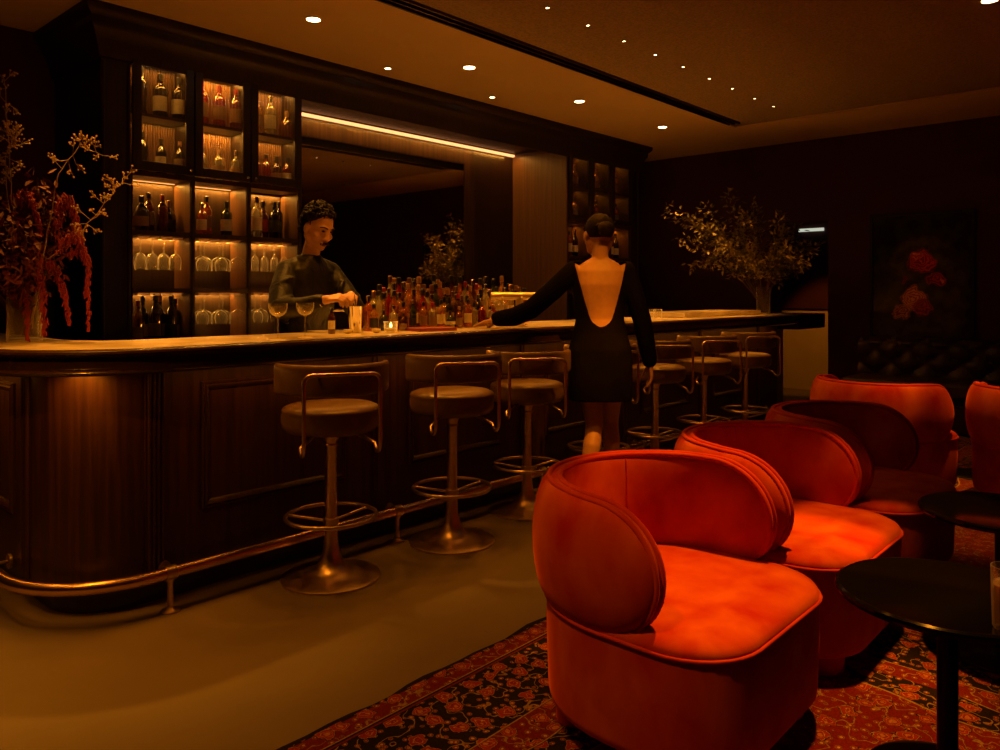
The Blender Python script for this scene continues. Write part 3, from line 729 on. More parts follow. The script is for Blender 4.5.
for (l, d, z, sag) in tips:
    p1 = RT*(l*.9+.02) + FW*d + UP*(.24+z*.80)
    P = curve((0,0,.04), p1, sag*.6, 14, .012)
    st.tube(P, [.0045*(1-.7*i/14) for i in range(15)], 5)
    for i in range(5, 15):
        for k in range(11):
            q = P[i] + rv(.035); tw = (P[min(i+1,14)]-P[i-1]).normalized()
            dr = (tw*.6 + rv(1)).normalized()
            q2 = q + dr*random.uniform(.0,.07)
            leaf(lf, q2, dr+Vector((0,0,-.15)), random.uniform(.036,.064), random.uniform(.018,.030), (UP+rv(.6)))
st.build('branches', twigd, fa, 60); lf.build('foliage', leafm, fa, 0)
# near arrangement: amaranth, dark foliage and pale budded twigs
V0 = Vector((1.10, 3.74, 1.0436))
na = empty('flower_arrangement', V0, 0, 'red amaranth and pale budded twigs in a glass vase at the bar\'s left end', 'flowers')
vase_mesh('glass_vase', .068, .235, na)
st, fo, am, tw_, bd = MB(), MB(), MB(), MB(), MB()
for k in range(44):
    a = random.uniform(0, 2*PI); l = random.uniform(-.42,.14); d = random.uniform(-.22,.22); z = random.uniform(.30,.72)
    p1 = RT*l + FW*d + UP*z
    P = curve((random.uniform(-.03,.03),random.uniform(-.03,.03),.03), p1, .06, 8, .008)
    st.tube(P, .003, 5)
    for i in range(3, 9):
        for q in range(11):
            c0 = P[i]+rv(.05); leaf(fo, c0, rv(1)+Vector((0,0,-.3)), random.uniform(.03,.06), random.uniform(.012,.024), UP+rv(.7))
def plume(p0, p1, p2, r):
    for i in range(44):
        t = i/43
        c0 = Vector(p0)*(1-t)**2 + Vector(p1)*2*t*(1-t) + Vector(p2)*t*t
        rr = r*(1-.75*t)
        for k in range(6):
            e = c0 + rv(1).normalized()*rr*random.uniform(.2,1)
            am.limb([e, e+Vector((random.uniform(-.006,.006),random.uniform(-.006,.006),-.014))], [.0032,.0022], 5)
for (l0,z0,l1,z1,l2,z2,d,r) in [(.13,.46,.17,.78,.21,.44,.02,.040),(.16,.42,.21,.60,.23,.36,.04,.032),(.18,.40,.31,.58,.30,.06,-.05,.030),(.20,.38,.30,.44,.26,.20,.0,.026),(.05,.38,.11,.34,.12,.04,-.06,.045),(.02,.36,.06,.30,.06,.02,-.08,.04),(.10,.56,.16,.70,.20,.50,.06,.03),(-.1,.5,-.18,.6,-.2,.2,-.05,.045),(.09,.34,.17,.30,.19,.08,.0,.034),(-.02,.60,.04,.70,.08,.46,-.02,.035),(-.25,.6,-.32,.62,-.34,.3,.0,.04)]:
    plume(RT*l0+FW*d+UP*z0, RT*l1+FW*d+UP*z1, RT*l2+FW*d+UP*z2, r)
def budtwig(P, nb):
    tw_.tube(P, [.0032*(1-.6*i/(len(P)-1)) for i in range(len(P))], 5)
    for k in range(nb):
        i = random.randint(len(P)//2, len(P)-1); p = Vector(P[i])
        dr = (rv(1)+UP*.3).normalized(); l = random.uniform(.03,.075); e = p+dr*l
        tw_.tube([p, p+dr*l*.5+rv(.006), e], .0013, 4)
        for q in range(5):
            f_ = e + rv(.016); tw_.tube([p+dr*l*.6, f_], .0009, 4); bd.ball(f_, .0042, 6, 4)
def tpath(pts, n=6):
    P = [Vector(RT*l+FW*d+UP*z) for (l,d,z) in pts]; out = []
    for i in range(len(P)-1):
        for k in range(n): out.append(P[i].lerp(P[i+1], k/n)+rv(.004))
    return out+[P[-1]]
budtwig(tpath([(.02,0,.05),(.09,.0,.42),(.13,.02,.72),(.22,.03,.84),(.33,.03,.80)]), 16)
budtwig(tpath([(.03,0,.05),(.08,.0,.34),(.22,.0,.44),(.33,-.02,.56),(.45,-.03,.70)]), 22)
budtwig(tpath([(.0,0,.05),(-.05,.0,.5),(-.07,.0,.85),(-.10,.02,1.12)]), 22)
budtwig(tpath([(-.02,0,.05),(-.08,.05,.4),(-.1,.02,.8),(-.02,.02,.92)]), 14)
st.build('branches', twigd, na, 60); fo.build('dark_foliage', dkred, na, 0); am.build('amaranth_plumes', redfl, na, 60)
tw_.build('pale_twigs', twig, na, 60); bd.build('buds', budm, na, 60)['kind'] = 'stuff'

# ------------------------------------------------------------------ rugs
def rug_mat(name, hx, hy, field, navy, red, cream):
    m, nt, out = new_mat(name)
    b = N(nt, 'ShaderNodeBsdfPrincipled'); b.inputs['Roughness'].default_value = .95; b.inputs['Specular IOR Level'].default_value = .1
    tc = N(nt, 'ShaderNodeTexCoord'); sp = N(nt, 'ShaderNodeSeparateXYZ'); L(nt, tc.outputs['Object'], sp.inputs[0])
    def math_(op, a, c=None, clamp=False):
        n = N(nt, 'ShaderNodeMath', operation=op); n.use_clamp = clamp
        for k, v in enumerate((a, c)):
            if v is None: continue
            if isinstance(v, (int, float)): n.inputs[k].default_value = v
            else: L(nt, v, n.inputs[k])
        return n.outputs[0]
    dx = math_('SUBTRACT', hx, math_('ABSOLUTE', sp.outputs[0])); dy = math_('SUBTRACT', hy, math_('ABSOLUTE', sp.outputs[1]))
    d = math_('MINIMUM', dx, dy)
    # scalloped inner edge
    wv = math_('MULTIPLY', math_('SINE', math_('MULTIPLY', math_('ADD', sp.outputs[0], sp.outputs[1]), 9.0)), .025)
    dd = math_('ADD', d, math_('MULTIPLY', wv, math_('GREATER_THAN', d, .48)))
    # band colours by distance from the edge
    t = math_('DIVIDE', dd, .64)
    base = ramp(nt, [(0,navy),(.03,red),(.135,cream),(.142,navy),(.155,red),(.165,navy),(.60,cream),(.608,red),(.755,cream),(.763,navy),(.84,navy),(.955,cream),(.965,field)], 'CONSTANT')
    L(nt, t, base.inputs['Fac'])
    def vor(scale, rnd, feat='F1'):
        v = N(nt, 'ShaderNodeTexVoronoi', feature=feat); v.inputs['Scale'].default_value = scale; v.inputs['Randomness'].default_value = rnd
        v.voronoi_dimensions = '2D'; L(nt, tc.outputs['Object'], v.inputs['Vector']); return v
    cur = base.outputs['Color']
    def over(cur, mask, col):
        mx = N(nt, 'ShaderNodeMix', data_type='RGBA'); L(nt, mask, mx.inputs[0]); L(nt, cur, mx.inputs[6])
        if isinstance(col, tuple): mx.inputs[7].default_value = (*col, 1)
        else: L(nt, col, mx.inputs[7])
        return mx.outputs[2]
    # petalled rosettes: rings of a low-randomness cell pattern
    wn = N(nt, 'ShaderNodeTexNoise'); wn.inputs['Scale'].default_value = 34; wn.inputs['Detail'].default_value = 2; L(nt, tc.outputs['Object'], wn.inputs['Vector'])
    wob = math_('MULTIPLY', math_('SUBTRACT', wn.outputs['Fac'], .5), .5)
    v1 = vor(10.5, .6); r1 = math_('ADD', v1.outputs['Distance'], wob)
    fl = ramp(nt, [(0,(.34,.15,.05)),(.06,(.20,.02,.015)),(.13,(.36,.23,.11)),(.15,(.24,.028,.016)),(.25,(.30,.18,.08)),(.268,(.012,.009,.012))], 'CONSTANT'); L(nt, r1, fl.inputs['Fac'])
    m1 = math_('LESS_THAN', r1, .295); cur = over(cur, m1, fl.outputs['Color'])
    v2 = vor(27, .95); r2 = math_('ADD', v2.outputs['Distance'], math_('MULTIPLY', wob, .8))
    f2 = ramp(nt, [(0,(.40,.28,.12)),(.08,(.20,.024,.015)),(.17,(.06,.065,.025)),(.2,(.28,.17,.07))], 'CONSTANT'); L(nt, r2, f2.inputs['Fac'])
    m2 = math_('MULTIPLY', math_('LESS_THAN', r2, .23), math_('GREATER_THAN', r1, .31)); cur = over(cur, m2, f2.outputs['Color'])
    # vines
    nz = N(nt, 'ShaderNodeTexNoise'); nz.inputs['Scale'].default_value = 12; nz.inputs['Detail'].default_value = 1.5; L(nt, tc.outputs['Object'], nz.inputs['Vector'])
    vn = math_('MULTIPLY', math_('LESS_THAN', math_('ABSOLUTE', math_('SUBTRACT', nz.outputs['Fac'], .5)), .010), math_('GREATER_THAN', r1, .31))
    cur = over(cur, vn, (.24,.16,.07))
    # guard stripes stay crisp
    gs = ramp(nt, [(0,(1,1,1)),(.018,(0,0,0)),(.132,(1,1,1)),(.168,(0,0,0)),(.598,(1,1,1)),(.612,(0,0,0)),(.752,(1,1,1)),(.768,(0,0,0)),(.95,(1,1,1)),(.968,(0,0,0))], 'CONSTANT')
    L(nt, t, gs.inputs['Fac']); cur = over(cur, gs.outputs['Color'], base.outputs['Color'])
    # woven irregularity
    kn = N(nt, 'ShaderNodeTexNoise'); kn.inputs['Scale'].default_value = 170; L(nt, tc.outputs['Object'], kn.inputs['Vector'])
    kr = ramp(nt, [(.3,(.62,.62,.62)),(.7,(1.15,1.15,1.15))]); L(nt, kn.outputs['Fac'], kr.inputs['Fac'])
    mx = N(nt, 'ShaderNodeMix', data_type='RGBA', blend_type='MULTIPLY'); mx.inputs[0].default_value = 1
    L(nt, cur, mx.inputs[6]); L(nt, kr.outputs['Color'], mx.inputs[7]); L(nt, mx.outputs[2], b.inputs['Base Color'])
    bp = N(nt, 'ShaderNodeBump'); bp.inputs['Strength'].default_value = .3; bp.inputs['Distance'].default_value = .004
    L(nt, kn.outputs['Fac'], bp.inputs['Height']); L(nt, bp.outputs['Normal'], b.inputs['Normal'])
    L(nt, b.outputs[0], out.inputs[0]); return m
def rug(x0, x1, y0, y1, lab, cols):
    cx, cy, hx, hy = (x0+x1)/2, (y0+y1)/2, (x1-x0)/2, (y1-y0)/2
    mb = MB(); n = 60; vs = []; fs = []
    for i in range(n+1):
        x = -hx+2*hx*i/n
        w = .012*math.sin(i*1.3)*math.sin(i*.37)
        for (y, z) in ((-hy+w, 0), (-hy+w, .007), (hy+w, .007), (hy+w, 0)): vs.append((x, y, z))
    for i in range(n):
        for k in range(4): fs.append((4*i+k, 4*i+(k+1)%4, 4*i+4+(k+1)%4, 4*i+4+k))
    fs += [(0,1,2,3), tuple(4*n+k for k in range(4))]
    o = mb.add(vs, fs).build('patterned_rug', rug_mat('rug_wool', hx, hy, *cols), None, 0, loc=(cx, cy, .001))
    tag(o, lab, 'rug')
    fr = MB()
    for y in (-hy, hy):
        fr.box(-hx, hx, y-.006, y+.006, 0, .0075)
    return o
rug(-1.3, 3.20, -1.5, 1.862, 'large red and navy patterned rug under the nearest armchairs', ((.15,.012,.009),(.014,.009,.012),(.13,.012,.009),(.26,.18,.085)))
rug(3.24, 7.6, -1.4, 1.80, 'second patterned rug beyond, under the farther armchairs and tables', ((.18,.024,.012),(.04,.016,.012),(.20,.024,.012),(.42,.28,.12)))
RZ = .0085

# ------------------------------------------------------------------ velvet tub chairs
def make_chair():
    r = empty('tub_armchair')
    n = 64
    def plan(sc=1.0):
        P = []
        hx, yf, rc = .378*sc, -.345*sc, .19*sc
        P.append((0, yf))
        for i in range(9):
            a = -PI/2 + (PI/2)*i/8; P.append((hx-rc+rc*math.cos(a), yf+rc+rc*math.sin(a)))
        for i in range(25):
            a = PI*i/24; P.append((hx*math.cos(a), .0*sc + (.37*sc)*math.sin(a)))
        for i in range(9):
            a = PI + (PI/2)*i/8; P.append((-hx+rc+rc*math.cos(a), yf+rc+rc*math.sin(a)))
        return P
    def loft(rings):
        vs = []; fs = []; m = len(rings[0][0])
        for (P, z) in rings: vs += [(x,y,z) for x,y in P]
        for j in range(len(rings)-1):
            for i in range(m): fs.append((j*m+i, j*m+(i+1)%m, (j+1)*m+(i+1)%m, (j+1)*m+i))
        fs += [tuple(reversed(range(m))), tuple((len(rings)-1)*m+i for i in range(m))]
        return vs, fs
    MB().add(*loft([(plan(.955),.072),(plan(.975),.078),(plan(.985),.10),(plan(.998),.25),(plan(1.0),.335),(plan(.998),.357)])).build('base', M['velvet'], r, 60)
    MB().add(*loft([(plan(.99),.356),(plan(1.0),.362),(plan(.998),.372),(plan(.975),.385),(plan(.92),.395),(plan(.80),.403),(plan(.55),.408),(plan(.25),.410)])).build('seat_cushion', M['velvet'], r, 60)
    MB().tube([(x*1.003, y*1.003, .360) for x, y in plan(1.0)], .0055, 8, closed=True).build('seat_piping', M['velvetpipe'], r, 60)
    for (x, y) in ((-.235,-.225),(.235,-.225),(-.20,.20),(.20,.20)):
        MB().lathe([(.062,0),(.064,.004),(.066,.074)], c=(x,y,0), n=24).build('leg', M['velvetpipe'], r, 40)
    # wrapped backrest: stadium outline in (s,z) bent round a U path
    RA, YA, Ls = .342, .010, .165
    LT = 2*Ls + PI*RA
    def at(s):
        if s < Ls: return Vector((-RA, YA-Ls+s, 0)), Vector((-1,0,0))
        if s > LT-Ls: return Vector((RA, YA-(s-(LT-Ls)), 0)), Vector((1,0,0))
        a = PI - (s-Ls)/RA
        return Vector((RA*math.cos(a), YA+RA*math.sin(a), 0)), Vector((math.cos(a), math.sin(a), 0))
    zc, hh, ra = .527, .171, .19
    ns, nv = 72, 14
    S = []
    for i in range(ns+1):
        t = i/ns
        S.append(t)
    ss = []
    k1 = 12
    for i in range(k1): ss.append(ra*(1-math.cos(PI/2*i/k1)))
    m_ = ns-2*k1
    for i in range(m_+1): ss.append(ra+(LT-2*ra)*i/m_)
    for i in range(k1): ss.append(LT-ra*(1-math.cos(PI/2*(k1-1-i)/k1)))
    def hgt(s):
        d = min(s, LT-s)
        return hh*math.sqrt(max(0, 1-max(0,(ra-d)/ra)**2)) + .0008
    def zmid(s):
        d = min(s, LT-s)
        return zc - .012*max(0, 1-d/.3)
    rim = .015
    vs = []; fs = []
    for side in (1, -1):
        for s in ss:
            p, nn = at(s); h = hgt(s)
            for k in range(nv+1):
                v = -1+2*k/nv
                v = math.sin(v*PI/2)
                bul = (.050 if side > 0 else .022)*math.sqrt(max(0,1-v*v))*(h/hh)**.8
                q = p + nn*side*(rim+bul); vs.append((q.x, q.y, zmid(s)+h*v))
    W = nv+1; tot = len(ss)
    for side in (0, 1):
        o = side*tot*W
        for i in range(tot-1):
            for k in range(nv): fs.append((o+i*W+k, o+i*W+k+1, o+(i+1)*W+k+1, o+(i+1)*W+k))
    o = tot*W
    for i in range(tot-1):
        for k in (0, nv): fs.append((i*W+k, (i+1)*W+k, o+(i+1)*W+k, o+i*W+k))
    for i in (0, tot-1):
        for k in range(nv): fs.append((i*W+k, i*W+k+1, o+i*W+k+1, o+i*W+k))
    bk = MB().add(vs, fs).build('backrest', M['velvet'], r, 50)
    for side in (1, -1):
        P = []
        for s in ss:
            p, nn = at(s); q = p+nn*side*(rim+.001); P.append((q.x, q.y, zmid(s)+hgt(s)))
        for s in reversed(ss[1:-1]):
            p, nn = at(s); q = p+nn*side*(rim+.001); P.append((q.x, q.y, zmid(s)-hgt(s)))
        MB().tube(P, .0085, 8, closed=True).build('piping', M['velvetpipe'], bk, 60)
    for s in (LT*.36, LT*.64):
        p, nn = at(s); P = []
        for k in range(nv+1):
            v = math.sin((-1+2*k/nv)*PI/2); q = p - nn*(rim+.022*math.sqrt(max(0,1-v*v))); P.append((q.x, q.y, zmid(s)+hgt(s)*v))
        MB().tube(P, .0025, 6).build('seam', M['velvetpipe'], bk, 60)
    return r
ch0 = make_chair()
CH = [(2.035,1.15,0,'nearest red velvet tub armchair, at the front of the row on the rug'),
      (2.858,1.15,0,'second red velvet tub armchair in the row, behind the nearest one'),
      (3.70,1.15,0,'third tub armchair of the row, in shade and darker red'),
      (5.24,1.50,78,'far red velvet tub armchair turned with its lit back to the camera'),
      (5.46,.655,84,'red velvet tub armchair cut off at the right edge of the photo')]
for i, (x, y, a, lab) in enumerate(CH):
    o = ch0 if i == 0 else copy_tree(ch0)
    o.location = (x, y, RZ); o.rotation_euler = (0, 0, math.radians(a)); tag(o, lab, 'armchair', 'red velvet tub armchairs')

# ------------------------------------------------------------------ side tables
def make_table():
    r = empty('side_table')
    MB().lathe([(0,.470),(.245,.470),(.256,.474),(.260,.482),(.258,.489),(.250,.493),(.244,.4915),(0,.4915)], n=64).build('tabletop', M['blackgloss'], r, 40)
    MB().lathe([(.024,.012),(.024,.46),(.06,.466),(.06,.470)], n=24).build('leg', M['blackmetal'], r, 40)
    MB().lathe([(0,0),(.19,0),(.195,.004),(.19,.010),(.03,.016),(.024,.02)], n=48).build('base', M['blackmetal'], r, 40)
    return r
t0 = make_table()
for i, (x, y, lab) in enumerate([(2.195,.470,'nearest round black side table, beside the nearest armchair'),(3.15,.505,'second round black side table, beside the second armchair'),(6.10,1.10,'small dark round table between the two farthest armchairs')]):
    o = t0 if i == 0 else copy_tree(t0)
    o.location = (x, y, RZ); tag(o, lab, 'side table', 'round black side tables')
g = empty('highball_glass', (2.046,.318, RZ+.4922), 0, 'glass of pale yellow drink with ice on the nearest side table', 'glass')
MB().lathe([(0,.010),(.028,.0),(.0305,.003),(.0325,.070),(.034,.138),(.0325,.138),(.031,.070),(.028,.012),(0,.011)], n=32).build('tumbler', M['clear'], g, 50)
MB().lathe([(0,.0125),(.0275,.0125),(.0305,.068),(.0314,.098),(0,.0985)], n=28).build('drink', glass('yellow_drink', (.85,.66,.20), .4, .55, .05, .3), g, 50)
for k in range(4):
    a = k*1.7; mb = MB(); mb.box(-.011,.011,-.011,.011,-.010,.010)
    o = mb.build('ice_cube', M['clear'], g, 0, .003, loc=(.014*math.cos(a), .014*math.sin(a), .092+.006*(k % 2))); o.rotation_euler = (.3*k, .5*k, k)

# ------------------------------------------------------------------ far wall: picture, banquette
def picture_mat():
    m, nt, out = new_mat('flower_picture')
    b = N(nt, 'ShaderNodeBsdfPrincipled'); b.inputs['Roughness'].default_value = .16; b.inputs['Specular IOR Level'].default_value = .35
    tc = N(nt, 'ShaderNodeTexCoord')
    nz = N(nt, 'ShaderNodeTexNoise'); nz.inputs['Scale'].default_value = 9; nz.inputs['Detail'].default_value = 4
    L(nt, tc.outputs['Object'], nz.inputs['Vector'])
    def vm(op, a, v):
        n = N(nt, 'ShaderNodeVectorMath', operation=op); L(nt, a, n.inputs[0])
        if isinstance(v, tuple): n.inputs[1].default_value = v
        elif isinstance(v, float): n.inputs['Scale'].default_value = v
        else: L(nt, v, n.inputs[1])
        return n
    off = vm('SCALE', vm('SUBTRACT', nz.outputs['Color'], (.5,.5,.5)).outputs[0], .16)
    pos = vm('ADD', tc.outputs['Object'], off.outputs[0])
    cur = None
    bg = ramp(nt, [(.4,(.014,.010,.006)),(.7,(.045,.034,.014))]); L(nt, nz.outputs['Fac'], bg.inputs['Fac']); cur = bg.outputs['Color']
    for (y, z, r, c1, c2) in [(.0,.20,.13,(.34,.02,.015),(.10,.006,.006)),(.05,.26,.06,(.45,.09,.05),(.2,.02,.015)),(-.14,.02,.10,(.24,.015,.012),(.07,.005,.005)),(-.18,-.01,.04,(.5,.12,.07),(.3,.03,.02)),(.06,-.17,.13,(.5,.20,.10),(.22,.03,.02)),(-.02,-.26,.10,(.30,.03,.02),(.12,.01,.01)),(.17,-.30,.09,(.36,.16,.08),(.14,.02,.015)),(.14,.02,.05,(.12,.02,.012),(.05,.01,.008))]:
        dv = vm('DISTANCE', pos.outputs[0], (0,y,z))
        w = N(nt, 'ShaderNodeTexWave', wave_type='RINGS'); w.rings_direction = 'SPHERICAL'; w.inputs['Scale'].default_value = 14; w.inputs['Distortion'].default_value = 6
        sb = vm('SUBTRACT', pos.outputs[0], (0,y,z)); L(nt, sb.outputs[0], w.inputs['Vector'])
        cr = ramp(nt, [(.2,c2),(.8,c1)]); L(nt, w.outputs['Fac'], cr.inputs['Fac'])
        mr = N(nt, 'ShaderNodeMapRange'); mr.inputs['From Min'].default_value = r; mr.inputs['From Max'].default_value = r*.75
        L(nt, dv.outputs['Value'], mr.inputs['Value'])
        mx = N(nt, 'ShaderNodeMix', data_type='RGBA'); L(nt, mr.outputs[0], mx.inputs[0]); L(nt, cur, mx.inputs[6]); L(nt, cr.outputs['Color'], mx.inputs[7]); cur = mx.outputs[2]
    L(nt, cur, b.inputs['Base Color']); L(nt, b.outputs[0], out.inputs[0]); return m
pf = empty('framed_picture', (XF-.001, 2.04, 1.36), 0, 'large dark picture of red and pink blossoms in a thin black frame', 'picture')
MB().box(-.022,-.002,-.44,.44,-.66,.66).build('canvas', picture_mat(), pf, 0)
MB().box(-.04,0,-.465,-.44,-.69,.69).box(-.04,0,.44,.465,-.69,.69).box(-.04,0,-.44,.44,.66,.69).box(-.04,0,-.44,.44,-.69,-.66).build('frame', M['blackmetal'], pf, 0)
bq = empty('banquette', (8.05, .6, 0), 0, 'dark tufted leather banquette along the far wall under the picture', 'banquette')
MB().box(-.35,.38,-1.9,1.95,.02,.30).build('base', M['wooddark'], bq, 0, .006)
MB().box(-.38,.22,-1.9,1.95,.30,.45).build('seat', M['leatherdark'], bq, 0, .03)
vs = []; fs = []; ny, nz_ = 154, 20
for i in range(ny+1):
    for k in range(nz_+1):
        y = -1.9+3.85*i/ny; z = .45+.36*k/nz_
        u = y/.15; w = (z-.45)/.12
        a = abs(math.sin(PI*(u+w)/2))*abs(math.sin(PI*(u-w)/2))
        vs.append((.20-.055*math.sqrt(a)-.02*(k/nz_ < .9), y, z))
for i in range(ny):
    for k in range(nz_): fs.append((i*(nz_+1)+k, (i+1)*(nz_+1)+k, (i+1)*(nz_+1)+k+1, i*(nz_+1)+k+1))
MB().add(vs, fs).box(.20,.345,-1.9,1.95,.30,.81).build('tufted_back', M['leatherdark'], bq, 40)
bt = MB()
for i in range(17):
    for k in range(2): bt.ball((.175, -1.76+.22*i+(.11 if k else 0), .54+.18*k), .012, 8, 6)
bt.build('button', M['leatherdark'], bq, 60)['kind'] = 'stuff'
cl = MB().box(-.02,0,-.16,.16,-.02,.02).build('wall_light', M['coldled'], None, 0, .004, loc=(9.2, 3.32, 1.99))
cl.location = (10.06, 3.70, 2.06)
tag(cl, 'short pale tube light high in the corridor opening beyond the bar', 'light')

# ------------------------------------------------------------------ people
def fused(name, mb, mat, voxel, parent=None, smooth=4, cut=None):
    """melt overlapping closed shapes into one continuous skin"""
    me = mb.mesh(name, 0); o = bpy.data.objects.new(name, me); COL.objects.link(o)
    md = o.modifiers.new('fuse', 'REMESH'); md.mode = 'VOXEL'; md.voxel_size = voxel; md.use_smooth_shade = True
    dg = bpy.context.evaluated_depsgraph_get(); dg.update()
    me2 = bpy.data.meshes.new_from_object(o.evaluated_get(dg)); me2.name = name
    o.modifiers.clear(); o.data = me2; bpy.data.meshes.remove(me)
    bm = bmesh.new(); bm.from_mesh(me2)
    for _ in range(smooth): bmesh.ops.smooth_vert(bm, verts=bm.verts, factor=.5, use_axis_x=True, use_axis_y=True, use_axis_z=True)
    if cut:
        bmesh.ops.delete(bm, geom=[f for f in bm.faces if cut(f.calc_center_median())], context='FACES')
        ev = [v_ for v_ in bm.verts if v_.is_boundary]
        for _ in range(6):
            np_ = {v_: sum((e.other_vert(v_).co for e in v_.link_edges if e.is_boundary), Vector())/max(1, sum(e.is_boundary for e in v_.link_edges)) for v_ in ev}
            for v_ in ev: v_.co = v_.co.lerp(np_[v_], .5)
    for f in bm.faces: f.smooth = True
    bm.to_mesh(me2); bm.free()
    me2.materials.append(mat)
    if parent: o.parent = parent
    return o
def frame(c, fwd, pitch=0, roll=0):
    """matrix taking local (x right-hand side, y forward, z up) to world; pitch>0 looks down"""
    f = Vector(fwd).normalized(); r = f.cross(UP).normalized()
    m = Matrix(((r.x, f.x, 0), (r.y, f.y, 0), (r.z, f.z, 1)))
    m = m @ Matrix.Rotation(-pitch, 3, 'X') @ Matrix.Rotation(roll, 3, 'Y')
    c = Vector(c)
    return lambda x, y, z: c + m @ Vector((x, y, z)), m
def head_parts(mb, T, m):
    B = lambda c, r, n=20, k=14: mb.ball(T(*c), r, n, k, m)
    B((0,-.012,.022), (.075,.093,.090)); B((0,.022,-.03), (.064,.066,.085)); B((0,.040,-.082), (.047,.046,.042)); B((0,.070,-.103), (.022,.018,.018))
    mb.limb([T(0,.082,.004), T(0,.098,-.026), T(0,.106,-.040)], [.008,.010,.012], 10)
    for s in (-1, 1):
        B((s*.012,.096,-.043), (.009,.010,.008), 10, 8)
        mb.limb([T(s*.012,.082,.020), T(s*.034,.074,.022), T(s*.052,.056,.016)], [.009,.010,.007], 10)
        B((s*.045,.055,-.036), (.022,.024,.020), 12, 8)
        B((s*.083,-.004,-.014), (.012,.022,.034), 12, 10)
        mb.limb([T(s*.045,.02,-.09), T(s*.060,-.005,-.055)], [.024,.022], 10)
    mb.limb([T(-.020,.083,-.071), T(0,.090,-.070), T(.020,.083,-.071)], [.006,.008,.006], 10)
    mb.limb([T(-.017,.082,-.080), T(0,.088,-.081), T(.017,.082,-.080)], [.006,.009,.006], 10)
def face_bits(T, m, parent, beard):
    e = MB(); w = MB()
    for s in (-1, 1):
        e.ball(T(s*.032,.080,.000), (.0125,.008,.0055), 10, 8, m)
        w.limb([T(s*.016,.093,.020), T(s*.036,.089,.025), T(s*.054,.072,.019)], [.004,.005,.003], 8)
    e.build('eyes', M['eye'], parent, 60); w.build('eyebrows', M['hair'], parent, 60)
    l = MB(); l.limb([T(-.018,.089,-.071), T(0,.097,-.070), T(.018,.089,-.071)], [.0035,.0045,.0035], 8)
    l.limb([T(-.016,.087,-.080), T(0,.095,-.081), T(.016,.087,-.080)], [.0035,.0055,.0035], 8); l.build('lips', M['lip'], parent, 60)
    if beard:
        b = MB()
        for k in range(90):
            u = random.uniform(-1,1); x = u*.030; z = -.060-.008*abs(u)**1.5-random.uniform(0,.007); y = .100-.013*u*u
            b.limb([T(x,y,z), T(x+u*.005,y+.004,z-.006)], [.0026,.0016], 5)
        b.build('moustache', M['hair'], parent, 60)
def hand(mb, W, fwd, palm, side, curl, spread=.06, s=1.0):
    """W wrist, fwd toward the knuckles, palm normal, side: +1 thumb toward fwd x palm; curl in radians per joint"""
    f = Vector(fwd).normalized(); p = Vector(palm); p = (p - f*p.dot(f)).normalized(); t = f.cross(p)*side   # thumb side
    W = Vector(W)
    R = lambda v: v*s
    # palm
    mb.limb([W-f*R(.02), W+f*R(.02)], [R(.024), R(.025)], 12)
    for k in range(4):
        o = t*R(.030-.020*k)
        mb.limb([W+t*R(.014-.0095*k)+f*R(.01), W+o+f*R(.085-.004*abs(k-1))], [R(.015), R(.0125)], 10)
    for k, (ln, c) in enumerate(zip((.070,.078,.072,.056), (curl if isinstance(curl,(list,tuple)) else [curl]*4))):
        q = W+t*R(.030-.020*k)+f*R(.085-.004*abs(k-1)); d = (f + t*(spread*(1.5-k))).normalized(); pts = [q]; a = 0
        for j, fr in enumerate((.45,.32,.25)):
            a += c*(.9 if j == 0 else 1.05)
            dd = d*math.cos(a) + p*math.sin(a); q = q + dd*R(ln*fr); pts.append(q)
        mb.limb(pts, [R(.0098),R(.0092),R(.0085),R(.0072)], 10)
    b = W+t*R(.022)+f*R(.022)+p*R(.006); d = (f*.72+t*.55+p*.42).normalized()
    q1 = b+d*R(.042); d2 = (f*.86+t*.12+p*.50).normalized(); q2 = q1+d2*R(.032); q3 = q2+(f*.8-t*.2+p*.55).normalized()*R(.024)
    mb.limb([b,q1,q2,q3], [R(.0145),R(.0115),R(.0098),R(.008)], 10)
def curls(T, m, parent, rings):
    h = MB(); h.ball(T(0,-.030,.048), (.082,.094,.080), 22, 14, m)
    for k in range(640):
        a = random.uniform(0, 2*PI); u = random.uniform(-.92, 1)
        r = math.sqrt(max(0, 1-u*u)) if u > 0 else 1-.12*u*u
        x, y = r*math.cos(a), r*math.sin(a); zl = .050 + (u*.084 if u > 0 else u*.118)
        if y > .30 and zl < .066+.018*y: continue
        if y > .02 and zl < .002: continue
        if abs(x) > .45 and zl < .022 and -.34 < y < .16: continue
        c = T(x*.080, -.026+y*.090, zl)
        d = rv(1).normalized(); e = d.orthogonal().normalized(); g_ = d.cross(e); rr = random.uniform(.008,.014)
        P = [c + (e*math.cos(q*.9)+g_*math.sin(q*.9))*rr + d*(.0022*q) for q in range(8)]
        h.tube(P, [.0048*(1-.05*q) for q in range(8)], 5)
    h.build('curly_hair', M['hair'], parent, 60)

